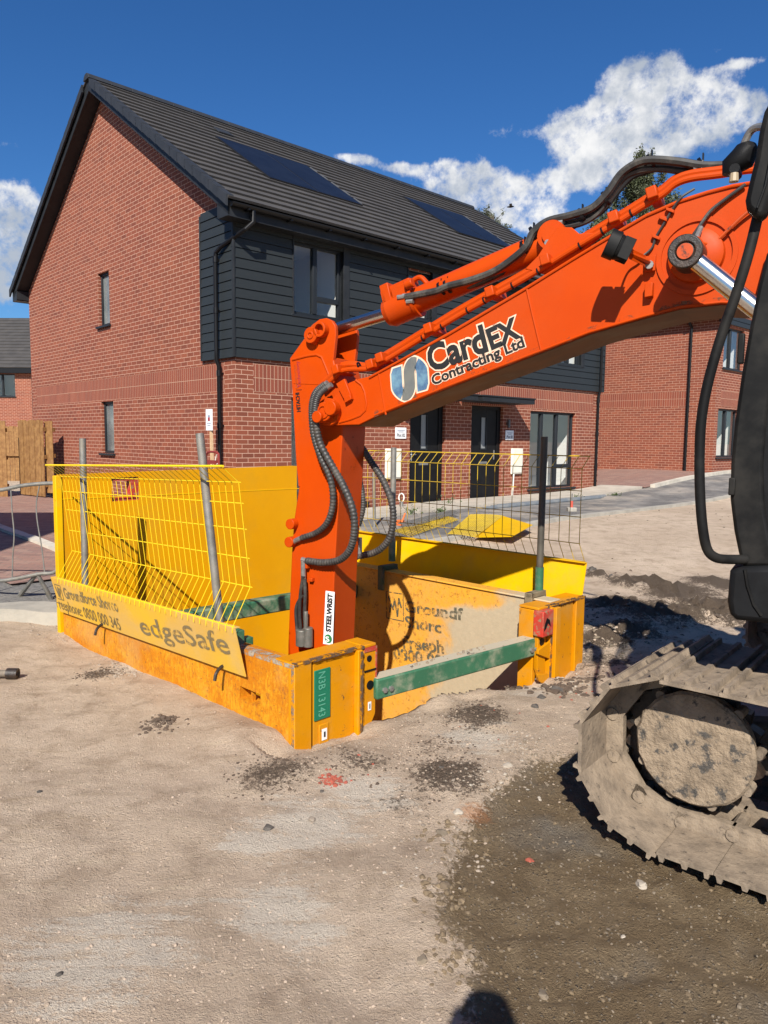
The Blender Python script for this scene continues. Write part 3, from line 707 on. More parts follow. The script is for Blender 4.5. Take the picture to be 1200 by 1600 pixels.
    for i in range(14): gt.bx(.0 + i * .8, .03 + i * .8, -.43, -.30, 5.075 - ZB, 5.10 - ZB)
    gt.build('gutter', BLK, R0, ang=50)
    dp = MB(); r = .036
    dp.tube([V((.12, -.365, 5.1 - ZB)), V((.12, -.365, 4.93 - ZB)), V((.02, -.3, 4.82 - ZB)), V((-.11, .22, 4.62 - ZB)), V((-.12, .36, 4.55 - ZB)), V((-.12, .38, 4.46 - ZB)), V((-.12, .38, 3.0 - ZB)), V((-.12, .38, 2.86 - ZB)), V((-.075, .38, 2.76 - ZB)), V((-.075, .38, .25 - ZB))], r, 12)
    for z in (4.4, 3.6, 2.6, 1.75, .9): dp.cyl(V((-.12 if z > 2.9 else -.075, .38, z - ZB)), V((-.12 if z > 2.9 else -.075, .38, z + .09 - ZB)), .044, 12); dp.bx(-.12 if z > 2.9 else -.08, -.0, .36, .40, z + .03 - ZB, z + .06 - ZB)
    dp.build('downpipe', BLK, H)
    dp = MB(); dp.tube([V((L - .2, -.365, 5.1 - ZB)), V((L - .2, -.30, 4.9 - ZB)), V((L - .2, -.11, 4.75 - ZB)), V((L - .2, -.105, 2.9 - ZB)), V((L - .2, -.06, 2.78 - ZB)), V((L - .2, -.06, .3 - ZB))], r, 12)
    for z in (2.6, 1.75, .9): dp.cyl(V((L - .2, -.06, z - ZB)), V((L - .2, -.06, z + .09 - ZB)), .044, 12)
    dp.build('downpipe', BLK, H)
    # solar panels lie on the tiles
    U = V((0, 1, pitch)).normalized(); nn = V((0, -pitch, 1)).normalized()
    def S(x, y): return V((x, y, z0 + (y + .35) * pitch)) + nn * .055
    for x0, x1, y0, y1 in ((1.56, 3.78, 1.30, 3.15), (6.9, 9.1, 1.42, 3.25)):
        fr = MB(); fr.prism([S(x0 - .02, y0 - .02), S(x1 + .02, y0 - .02), S(x1 + .02, y1 + .02), S(x0 - .02, y1 + .02)], -nn * .035)
        po = fr.build('solar_panel', PVF, R0)
        xm = (x0 + x1) / 2
        for a, b in ((x0, xm - .03), (xm + .03, x1)):
            MB().prism([S(a, y0) + nn * .004, S(b, y0) + nn * .004, S(b, y1) + nn * .004, S(a, y1) + nn * .004], -nn * .006).build('solar_cell_sheet', PV, po, smooth=False)
        cl_ = MB()
        for k in range(5): cl_.box(S(x1 + .06, y0 + (y1 - y0) * (k + .5) / 5), (.03, .30, .02), (1, 0, 0), U, nn)
        cl_.each('panel_clip', ALU, po)
    vt = MB().prism([S(1.95, 3.72) - nn * .03, S(2.3, 3.72) - nn * .03, S(2.3, 3.95) - nn * .03, S(1.95, 3.95) - nn * .03], nn * .03); vt.build('roof_vent', VERGE, R0, bevel=.005)
    # meter boxes, wall lights, pipes
    for x in (3.30, 7.26):
        b_ = MB().bx(x, x + .42, -.05, -.002, .83 - ZB, 1.42 - ZB); mo = b_.build('meter_box', CREAM, H, bevel=.015)
        MB().bx(x + .03, x + .39, -.062, -.052, .86 - ZB, 1.39 - ZB).build('box_lid', CREAM, mo, bevel=.006)
    MB().cyl(V((7.32, -.03, .30 - ZB)), V((7.36, -.03, .83 - ZB)), .022, 10).build('gas_pipe', WHITEP, H)
    for x, z in ((3.80, 2.12), (7.10, 1.98)):
        l_ = MB().cyl(V((x, -.06, z - .09 - ZB)), V((x, -.06, z + .09 - ZB)), .032, 14); l_.bx(x - .02, x + .02, -.05, -.002, z - .03 - ZB, z + .03 - ZB)
        l_.build('wall_light', pmat('grey lamp', (.12, .12, .12), rough=.4, metal=.5), H)
    return H
house_main()
def house_right():
    ZB = .62; c = V((9.771, 22.015, ZB))
    H = thing('brick_house', 'red brick house with black downpipe and two grey windows standing right of the boarded house', 'house', c, math.pi / 2 - YAW)
    FP = lambda u, v, w_=0: V((u, w_, v - ZB)); GP = lambda u, v, w_=0: V((w_, u, v - ZB))
    W, D = 9.7, 9.0
    wu, wl = (.37, 1.83, 3.82, 5.05), (.22, 1.72, 1.16, 2.62)
    wl2 = (4.6, 6.2, 1.16, 2.62); wu2 = (4.6, 6.2, 3.82, 5.05)
    bf, bg_ = (.34, W - .34, 2.70, 3.15), (.9, D - .34, 2.70, 3.15)
    wall = MB(); cut_wall(wall, 0, W, .2, 5.5, [wu, wl, wl2, wu2, bf], FP); cut_wall(wall, 0, D, .2, 5.5, [bg_], GP)
    for h in (wu, wl, wl2, wu2): reveal(wall, h, FP, lambda u, v: FP(u, v, .12))
    wall.face([FP(0, 5.5), FP(W, 5.5), FP(W / 2, 8.75)]); wall.face([FP(W, .2), FP(W, .2, D), FP(W, 5.5, D), FP(W, 5.5)]); wall.face([FP(0, .2, D), FP(W, .2, D), FP(W, 5.5, D), FP(W / 2, 8.75, D), FP(0, 5.5, D)])
    wall.build('wall', BR, H, smooth=False)
    s_ = MB()
    for z0, z1 in ((2.70, 2.925), (2.925, 3.15)):
        s_.face([FP(bf[0], z0), FP(bf[1], z0), FP(bf[1], z1), FP(bf[0], z1)]); s_.face([GP(bg_[0], z0), GP(bg_[1], z0), GP(bg_[1], z1), GP(bg_[0], z1)])
    o = s_.build('soldier_course', SO, H, smooth=False, swap=True)
    for d in o.data.uv_layers[0].data: d.uv = (d.uv[0] + ZB - 2.70, d.uv[1])
    window(H, FP, wu, (1.0,), None, roomw=(.2, .25)); window(H, FP, wl, (.95,), None, roomw=(.1, .25)); window(H, FP, wl2, (5.4,), None); window(H, FP, wu2, (5.4,), None)
    pitch = .66; ln = (W / 2 + .35) * math.hypot(1, pitch); rf = MB(); z0 = 5.45 - ZB
    roof_slope(rf, V((-.35, D + .3, z0)), V((-.35, -.3, z0)), V((1, 0, pitch)), ln); roof_slope(rf, V((W + .35, -.3, z0)), V((W + .35, D + .3, z0)), V((-1, 0, pitch)), ln)
    R0 = rf.build('roof', TILE, H, smooth=False)
    fs = MB().bx(-.33, -.30, -.28, D + .28, 5.22 - ZB, 5.43 - ZB).bx(-.30, 0, -.28, D + .28, 5.23 - ZB, 5.25 - ZB).bx(W + .30, W + .33, -.28, D + .28, 5.22 - ZB, 5.43 - ZB); fs.build('fascia', FASC, R0)
    bb = MB()
    for a, b in ((-.33, W / 2), (W + .33, W / 2)):
        za = 5.45 - ZB; zb = za + (W / 2 + .33) * pitch; bb.prism([V((a, -.28, za - .03)), V((a, -.28, za - .26)), V((b, -.28, zb - .26)), V((b, -.28, zb - .03))], (0, .03, 0))
    bb.each('bargeboard', FASC, R0)
    cl = MB(); boards(cl, FP, -.05, W + .05, 5.12, 5.42, [])
    cl.build('cladding', CLAD, H, smooth=False)
    gt = MB().tube([V((-.38, -.28, 5.36 - ZB)), V((-.38, D + .28, 5.36 - ZB))], .055, 10); gt.build('gutter', BLK, R0)
    dp = MB().tube([V((-.38, .80, 5.36 - ZB)), V((-.3, .80, 5.2 - ZB)), V((-.07, .80, 5.02 - ZB)), V((-.07, .80, .66 - ZB))], .042, 10); dp.build('downpipe', BLK, H)
house_right()
def house_far():
    p = at_d(0, 660, 37); ZB = .3; c = V((-24.5, p.y - .2, ZB))
    H = thing('brick_house', 'distant red brick house with plain grey tiled roof seen past the fence', 'house', c, R(-3))
    Lx, W = 7.1, 8.0; FP = lambda u, v, w_=0: V((u, w_, v - ZB))
    we = 4.85; h1 = (4.9, 6.27, 3.5, 4.6); h2 = (4.3, 5.7, 1.2, 2.3)
    wall = MB(); cut_wall(wall, 0, Lx, .1, we, [h1, h2], FP)
    for h in (h1, h2): reveal(wall, h, FP, lambda u, v: FP(u, v, .12))
    wall.face([V((Lx, 0, .1 - ZB)), V((Lx, W, .1 - ZB)), V((Lx, W, we - ZB)), V((Lx, W / 2, 7.5 - ZB)), V((Lx, 0, we - ZB))]); wall.face([V((0, 0, .1 - ZB)), V((0, 0, we - ZB)), V((0, W / 2, 7.5 - ZB)), V((0, W, we - ZB)), V((0, W, .1 - ZB))])
    wall.face([V((0, W, .1 - ZB)), V((0, W, we - ZB)), V((Lx, W, we - ZB)), V((Lx, W, .1 - ZB))])
    wall.build('wall', BR, H, smooth=False)
    window(H, FP, h1, (5.6,), None); window(H, FP, h2, (5.0,), None)
    pitch = .70; ln = (W / 2 + .35) * math.hypot(1, pitch); z0 = we - ZB + .02; rf = MB()
    roof_slope(rf, V((-.3, -.35, z0)), V((Lx + .3, -.35, z0)), V((0, 1, pitch)), ln, .33, .035); roof_slope(rf, V((Lx + .3, W + .35, z0)), V((-.3, W + .35, z0)), V((0, -1, pitch)), ln, .33, .035)
    R0 = rf.build('roof', TILE, H, smooth=False)
    MB().bx(-.3, Lx + .3, -.33, -.29, z0 - .25, z0 - .01).bx(-.3, Lx + .3, -.29, 0, z0 - .25, z0 - .23).build('fascia', BLK, R0)
house_far()

# ---------------------------------------------------------------- trench box
def zN(t): return .42 - .03 * t
ZF = .47
def trench_box():
    base = bw(1.1, .5, 0); T = thing('trench_box', 'amber steel trench box sunk in the dirt with green struts and tall end plate', 'trench box', base)
    B = dict(parent=T, base=base)
    # near side panel, two skins with a lifting slot near its corner
    mb = MB(); P = lambda t, z, s=0.: bw(s, t, z)
    sl = (.30, .50, .115, .185)
    for s in (0., .10):
        ts = [0, .30, .50, 1.0, 2.0, 3.0]
        for a, b in zip(ts, ts[1:]):
            za, zb = zN(a), zN(b)
            if a == .30:
                for q in ((-1.3, sl[2], -1.3, sl[2]), (sl[3], za, sl[3], zb)): mb.face([P(a, q[0], s), P(b, q[2], s), P(b, q[3], s), P(a, q[1], s)])
            else: mb.face([P(a, -1.3, s), P(b, -1.3, s), P(b, zb, s), P(a, za, s)])
    for a, b in zip(ts, ts[1:]): mb.face([P(a, zN(a), 0), P(b, zN(b), 0), P(b, zN(b), .10), P(a, zN(a), .10)])
    for t in (0, 3.0): mb.face([P(t, -1.3, 0), P(t, -1.3, .1), P(t, zN(t), .1), P(t, zN(t), 0)])
    q = [(sl[0], sl[2]), (sl[1], sl[2]), (sl[1], sl[3]), (sl[0], sl[3])]
    for i in range(4): mb.face([P(*q[i], 0), P(*q[(i + 1) % 4], 0), P(*q[(i + 1) % 4], .1), P(*q[i], .1)])
    mb.box(P(.41, .15, .03), (.02, .02, .07), BN, BE)
    o = mb.build('side_panel', PANN, **B, smooth=False)
    sc_ = stencil_mat('scraped steel edge', (.36, .31, .24), .50, 26.)
    mb = MB().box(P(.012, -.2, .0), (.026, .004, 1.23), BN, BE).box(P(1.5, zN(1.5) - .012, .0), (3.0, .004, .024), (BN * 1. + V((0, 0, -.03))).normalized(), BE).box(P(1.5, zN(1.5) + .001, .03), (3.0, .06, .003), (BN * 1. + V((0, 0, -.03))).normalized(), BE)
    mb.each('scraped_edge', sc_, o, base, smooth=False)
    # far side panel
    mb = MB(); mb.box(bw(2.15, 1.02, ZF - .85), (.10, 2.5, 1.7), BE, BN); mb.box(bw(2.15, 1.02, ZF + .006), (.13, 2.5, .014), BE, BN)
    f_ = mb.build('side_panel', PANF, **B, bevel=.006)
    # near corner post, built of plates
    def post(s0, sg, n0, zt, name):
        def X(s, n, z): return bw(s0 + sg * s, n0 + n, z)
        def pl(mb, s_0, s_1, n_0, n_1, z0, z1): mb.box(X((s_0 + s_1) / 2, (n_0 + n_1) / 2, (z0 + z1) / 2), (abs(s_1 - s_0), abs(n_1 - n_0), z1 - z0), BE, BN)
        mb = MB()
        pl(mb, -.002, .115, -.004, .05, -1.2, zt - .012)          # end strip of the panel
        pl(mb, .135, .44, .012, .03, -1.2, zt - .02)              # web
        pl(mb, .44, .475, -.022, .12, -1.2, zt - .012)            # flange
        pl(mb, .115, .135, .03, .05, -1.2, zt - .02)
        pl(mb, -.002, .50, -.006, .16, zt - .012, zt)             # cap
        c = mb.build(name, YELO, **B, bevel=.004)
        mb = MB(); pl(mb, .455, .477, -.025, -.02, -1.0, zt - .02); pl(mb, -.004, .50, -.009, -.005, zt - .014, zt + .001); pl(mb, -.004, .50, -.008, .02, zt, zt + .003)
        mb.each('scraped_edge', stencil_mat('rubbed rusty edge', (.12, .075, .045), .52, 24.), c, base, smooth=False)
        mb = MB(); mb.prism([X(.50, .0, zt - .02), X(.60, .0, zt - .02), X(.60, .0, zt - .42), X(.535, .0, zt - .53), X(.50, .0, zt - .53)], BN * .03)
        pl(mb, .475, .50, .03, .14, -.9, zt - .02); pl(mb, .50, .60, .0, .16, zt - .016, zt + .002); pl(mb, .56, .60, .04, .16, -.9, zt - .02)
        k = mb.build('strut_plate', YELO, c, base, bevel=.004)
        mb = MB(); mb.cyl(X(.553, -.004, zt - .24), X(.553, .012, zt - .24), .027, 20); mb.cyl(X(.545, -.003, zt - .082), X(.545, .01, zt - .082), .019, 18)
        mb.each('locking_pin', BLK, k, base)
        return c, k, X, pl
    c1, k1, X, pl = post(0, 1, 0, .425, 'corner_post')
    mb = MB(); pl(mb, .595, .606, -.004, .03, .215, .41); pl(mb, .505, .604, -.005, .0, .385, .41); mb.build('red_edge', REDP, k1, base)
    mb = MB(); pl(mb, .505, .60, -.006, -.001, .268, .278); mb.build('weld_groove', BLK, k1, base)
    mb = MB(); pl(mb, .142, .255, .004, .012, .075, .355); tagp = mb.build('number_tag', GREENT, c1, base, bevel=.003)
    lettering('N3B 13143', X(.168, .0035, .343), V((0, 0, -1)), BE, .25, .05, pmat('embossed green', (.10, .36, .24), rough=.4), tagp, base, 'lettering', .01, .002)
    mb = MB(); pl(mb, .175, .245, .005, .012, -.10, .045); st = mb.build('serial_plate', YELO, c1, base, bevel=.003)
    mb = MB(); pl(mb, .193, .228, .001, .004, -.045, .018); mb.build('sticker', SIGNW, st, base)
    mb = MB(); pl(mb, .205, .216, -.001, .0008, -.028, .002); mb.build('print', INKB, st, base)
    mb = MB(); pl(mb, .538, .562, -.003, -.0008, .035, .085); mb.build('sticker', SIGNW, k1, base); mb = MB(); pl(mb, .547, .553, -.005, -.0032, .045, .075); mb.build('print', INKB, k1, base)
    # far corner post (mirrored) with its red clamp
    c2, k2, X2, pl2 = post(2.487, -1, -.265, ZF, 'corner_post')
    mb = MB(); pl2(mb, .40, .455, -.05, -.022, -.6, ZF - .012); mb.build('flange', YELO, c2, base, bevel=.003)
    mb = MB(); pl2(mb, .49, .62, -.05, .03, ZF - .19, ZF - .015); cl = mb.build('clamp_block', REDP, c2, base, bevel=.006)
    mb = MB(); a = X2(.57, -.051, ZF - .10)
    mb.prism([a + BE * .045 + V((0, 0, -.03)), a + BE * .03 + V((0, 0, .02)), a + BE * -.005 + V((0, 0, .04)), a + BE * -.03 + V((0, 0, .0)), a + BE * -.04 + V((0, 0, -.05)), a + BE * -.015 + V((0, 0, -.035)), a + BE * .01 + V((0, 0, .0))], BN * .004)
    mb.build('clamp_slot', BLK, cl, base)
    mb = MB(); mb.prism([X2(.50, -.03, .0), X2(.64, -.03, .03), X2(.62, -.03, -.02), X2(.50, -.03, -.10)], BN * .02); mb.prism([X2(.48, -.02, .22), X2(.62, -.02, .19), X2(.62, -.02, .16), X2(.48, -.02, .10)], BN * .02); mb.each('gusset', YELO, c2, base, bevel=.003)
    # struts
    a, b = bw(.585, .02, .155), bw(1.96, -.20, .195)
    def strut(a, b, h, w_, bolts):
        d = (b - a).normalized(); sd = d.cross(V((0, 0, 1))).normalized(); u = sd.cross(d)
        s_ = MB().box((a + b) / 2, ((b - a).length, w_, h), d, sd, u).build('strut', GREEN, **B, bevel=.012)
        if bolts:
            mb = MB()
            for e, sg in ((a, 1), (b, -1)):
                for k in (.055, .10): q = e + d * sg * k + sd * (w_ / 2) - u * .01; mb.cyl(q, q + sd * .014, .017, 6)
            mb.each('bolt', STEEL, s_, base)
            dm = MB()
            for k in range(26):
                q = a + (b - a) * random.uniform(.18, .72) + u * (h / 2 + .003) + sd * random.uniform(-.035, .03); r = random.uniform(.004, .011)
                dm.cyl(q, q + V((0, 0, r)), r * 1.2, 6, r * .5)
            tag(dm.build('mud_crumbs', MUD, s_, base), kind='stuff')
            MB().box((a + b) / 2 + u * (h / 2 + .0015) + sd * .0, ((b - a).length * .985, w_ * .86, .002), d, sd, u).build('dust_layer', stencil_mat('dry dust film', (.42, .37, .27), .36, 9.), s_, base)
        return s_
    strut(a, b, .125, .105, True)
    strut(bw(.10, 1.80, .275), bw(2.09, 1.80, .25), .12, .12, False)
    # tall end plate with a red lined lifting hole
    A = bw(0., 3.06); L = 2.45; E_ = BE
    mb = MB(); zt = 1.285; hx, hz = (.46, .70), (1.045, 1.275 - .03)
    def Q(x, z, n=0.): return A + E_ * x + BN * n + V((0, 0, z + .012 * x))
    xs = [.04, hx[0], hx[1], L]; zs = [-1.2, hz[0], hz[1], zt]
    for n_ in (0., .09):
        for i in range(3):
            for j in range(3):
                if i == 1 and j == 1: continue
                mb.face([Q(xs[i], zs[j], n_), Q(xs[i + 1], zs[j], n_), Q(xs[i + 1], zs[j + 1], n_), Q(xs[i], zs[j + 1], n_)])
    for i in range(3): mb.face([Q(xs[i], zt, 0), Q(xs[i + 1], zt, 0), Q(xs[i + 1], zt, .09), Q(xs[i], zt, .09)])
    for x in (xs[0], L): mb.face([Q(x, -1.2, 0), Q(x, zt, 0), Q(x, zt, .09), Q(x, -1.2, .09)])
    ep = mb.build('end_plate', YELP, **B, smooth=False)
    rl = MB(); h_ = [(hx[0], hz[0]), (hx[1], hz[0]), (hx[1], hz[1]), (hx[0], hz[1])]
    for i in range(4): a_, b_ = h_[i], h_[(i + 1) % 4]; rl.face([Q(*a_, -.001), Q(*b_, -.001), Q(*b_, .091), Q(*a_, .091)])
    rl.box(Q(hx[1] - .035, (hz[0] + hz[1]) / 2, .05), (.06, .07, .19), E_, BN); rl.box(Q((hx[0] + hx[1]) / 2, hz[1] - .015, .05), (.22, .07, .03), E_, BN); rl.box(Q((hx[0] + hx[1]) / 2 + .02, hz[0] + .015, .05), (.2, .07, .03), E_, BN)
    rl.build('lifting_hole_rim', REDP, ep, base, smooth=False)
    ed = MB().box(Q(.015, .42, .02), (.05, .06, 1.72), E_, BN); ed.build('edge_channel', YEL, ep, base, bevel=.004)
    wl = MB().box(Q(L / 2, 1.085 - .012 * L / 2, -.0015), (L + .05, .003, .008), (E_ + V((0, 0, -.004))).normalized(), BN); wl.build('weld_seam', YEL, ep, base)
    # stencilled lettering on the far panel, on the face that looks into the trench
    F = lambda px, py: on_plane(px, py, bw(2.0985, 0), BE)
    for s, bl, br, tl in (('Groundf', (633, 955), (724, 969), (635, 938)), ('Shorc', (633, 979), (690, 989), (635, 962)), ('Freeph', (630, 1012), (694, 1021), (632, 993)), ('0800 00', (615, 1028), (692, 1042), (617, 1011))):
        p0, p1, p2 = F(*bl), F(*br), F(*tl); xd = (p1 - p0); wd = xd.length; xd.normalize(); nn = -BE; yd = nn.cross(xd)
        lettering(s, p0, xd, yd, wd, abs((p2 - p0).dot(yd)), STEN, f_, base, 'lettering', .03, .002)
    em = MB(); c = F(617, 947); xd = (F(640, 950) - F(600, 943)).normalized(); yd = (-BE).cross(xd)
    for sgn in (-1, 1): em.box(c + yd * .115 * sgn - BE * .002, (.20, .006, .002), xd, yd, BE); em.box(c + xd * .10 * sgn - BE * .002, (.006, .23, .002), xd, yd, BE)
    for a_, b_ in (((-.07, .07), (-.02, -.03)), ((-.02, -.03), (.0, .06)), ((.0, .06), (.03, -.08)), ((.03, -.08), (.05, .07)), ((.05, .07), (.075, .0)), ((-.05, .0), (-.06, -.06))):
        p, q = c + xd * a_[0] + yd * a_[1] - BE * .002, c + xd * b_[0] + yd * b_[1] - BE * .002; d = (q - p).normalized()
        em.box((p + q) / 2, ((q - p).length + .01, .016, .002), d, (-BE).cross(d), BE)
    em.build('emblem', STEN, f_, base, smooth=False)
trench_box()

def edge_barrier(kind):
    near = kind == 'near'
    if near:
        t0, t1 = .42, 2.84; zt = zN; s0 = -.01; sg = -1; lab = 'yellow mesh edge barrier with lettered toe board on the near trench side'
        wire, tm = YELW, BOARD
    else:
        t0, t1 = -.20, 2.40; zt = lambda t: ZF; s0 = 2.50; sg = 1; lab = 'weathered mesh edge barrier with plain toe board on the far trench side'
        wire, tm = YELWD, YEL
    base = bw(s0, 1.3, .3); T = thing('edge_barrier', lab, 'barrier', base, group=None)
    O = BE * sg
    prof = [(.09, .15), (-.03, .36), (.0, .66), (.04, .95), (.15, 1.04)] if near else [(.09, .23), (.0, .38), (.0, .66), (.0, .93), (.10, 1.02)]
    def P(t, k): return bw(s0, t, zt(t)) + O * prof[k][0] + V((0, 0, prof[k][1]))
    mb = MB(); n = 36 if near else 30
    for i in range(n + 1):
        t = t0 + (t1 - t0) * i / n
        pts = [P(t, 0) - V((0, 0, .03)), P(t, 0), P(t, 1), P(t, 3), P(t, 4)]
        mb.tube(pts, .0022 if near else .0028, 6)
    def at_f(t, f):
        k = int(f); k2 = min(k + 1, 4); return P(t, k).lerp(P(t, k2), f - k) - O * .006
    for f in (.02, 1.0, 1.55, 2.1, 2.6, 3.0, 4.0) if near else (.04, 1.0, 1.7, 2.4, 3.0, 4.0):
        rr = .0075 if f == 4.0 and near else (.0052 if f == 4.0 else .0034)
        mb.tube([at_f(t0 - .01, f), at_f((t0 + t1) / 2, f), at_f(t1 + .01, f)], rr, 6)
    if near:
        mb.build('wire_mesh', wire, T, base)
    else:
        # one weathered wire throughout, folded top included
        o = mb.build('wire_mesh', wire, T, base)
    # toe board
    bd = MB(); pb = [(.02, -.14), (.09, .15)] if near else [(.03, -.07), (.09, .23)]
    q = [bw(s0, t, zt(t)) + O * o_ + V((0, 0, z)) for t in (t0 - .02, t1 + (.14 if near else .03)) for o_, z in pb]
    nn = (q[2] - q[0]).cross(q[1] - q[0]).normalized(); nn = nn if nn.dot(O) > 0 else -nn
    bd.prism([q[0], q[2], q[3], q[1]], -nn * .006); lip = (q[1] + q[3]) / 2
    bd.box(lip - O * .018, ((q[3] - q[1]).length, .035, .005), (q[3] - q[1]).normalized(), O)
    b = bd.build('toe_board', tm, T, base)
    if near:
        # lettering reads from the trench's far end towards the corner
        xd = (q[0] - q[2]).normalized(); yd = (q[3] - q[2]); hgt = yd.length; yd.normalize(); o0 = q[2]
        nrm = xd.cross(yd)
        p = lambda px, py: on_plane(px, py, o0 + nrm * .002, nrm)
        for s, bl, br, tl, bold in (('Groundforce Shorco', (102, 934), (186, 956), (102, 918), .02), ('Freephone: 0800 000 345', (90, 949), (190, 985), (90, 934), .008), ('edgeSafe', (222, 990), (361, 1023), (224, 958), .01)):
            a, e, c = p(*bl), p(*br), p(*tl); x_ = (e - a); wd = x_.length; x_.normalize(); y_ = nrm.cross(x_)
            lettering(s, a, x_, y_, wd, (c - a).dot(y_) * (.86 if s == 'edgeSafe' else 1), STENF if s[0] == 'F' else STENB, b, base, 'lettering', bold, .0015)
        em = MB(); c = p(92, 925)
        for sgn in (-1, 1): em.box(c + yd * .062 * sgn + nrm * .0015, (.12, .006, .001), xd, yd, nrm)
        em.box(c + xd * .06 + nrm * .0015, (.006, .12, .001), xd, yd, nrm)
        for a_, b_ in (((-.05, .05), (-.02, -.04)), ((-.02, -.04), (.0, .04)), ((.0, .04), (.01, -.05)), ((.01, .03), (.04, .03)), ((.04, .03), (.02, -.01))):
            u_, v_ = c + xd * a_[0] + yd * a_[1] + nrm * .0015, c + xd * b_[0] + yd * b_[1] + nrm * .0015; d = (v_ - u_).normalized(); em.box((u_ + v_) / 2, ((v_ - u_).length + .008, .013, .001), d, nrm.cross(d), nrm)
        em.build('emblem', STENB, b, base, smooth=False)
        hk = MB()
        for t in (.62, 2.2): hk.tube(smooth_path([bw(.0, t, zt(t) - .11), bw(-.05, t, zt(t) - .125), bw(-.085, t - .01, zt(t) - .15), bw(-.10, t - .015, zt(t) - .19)]), .010, 8)
        hk.each('hook', GREASE, T, base)
    # scaffold tube posts in clamps
    if near:
        for px0, py0, px1, py1, t, s in ((312, 677, 343, 965, .73, .0), (129, 685, 133, 905, 2.52, .0)):
            n_ = V((0, 1, 0)); pp = bw(s, t)
            a, c = on_plane(px0, py0, pp, n_), on_plane(px1, py1, pp, n_); d = (c - a).normalized()
            mb = MB(); mb.ring(a, d, .0165, .0245, (c - a).length + .22, 18)
            mb.build('post', GALV, T, base)
        cl = MB().box(bw(.05, .62, .44), (.07, .10, .09), BE, BN).box(bw(.10, .62, .40), (.12, .06, .05), BE, BN); cl.build('post_clamp', GREEN, T, base, bevel=.006)
    else:
        for t, zt_, zb in ((-.06, 1.63, .56), (1.43, 1.53, .60)):
            mb = MB(); mb.ring(bw(2.2, t, zb - .02), V((.004, 0, 1)), .0165, .0245, zt_ - zb + .02, 18); mb.build('post', GALV if t > 0 else pmat('dark weathered tube', (.075, .068, .055), (.11, .10, .08), 10, .6, metal=.3, dirt=(.16, .13, .09), damt=.5, dscale=7), T, base)
            mb = MB().cyl(bw(2.2, t, zb - .05), bw(2.2, t, zb + .13), .031, 16); mb.build('post_sleeve', GREEN, T, base)
            mb = MB(); mb.box(bw(2.14, t - .01, ZF + .035), (.19, .06, .04), BE, BN).box(bw(2.06, t - .01, ZF - .05), (.03, .06, .21), BE, BN).box(bw(2.225, t - .01, ZF - .03), (.03, .06, .12), BE, BN)
            mb.build('clamp_bracket', pmat('muddy green steel', (.05, .09, .045), (.12, .10, .06), 16, .7, bump=.002) if t > 0 else pmat('muddy bracket steel', (.15, .12, .075), (.22, .17, .10), 18, .75, bump=.002), T, base, bevel=.006)
    return T
edge_barrier('near'); edge_barrier('far')

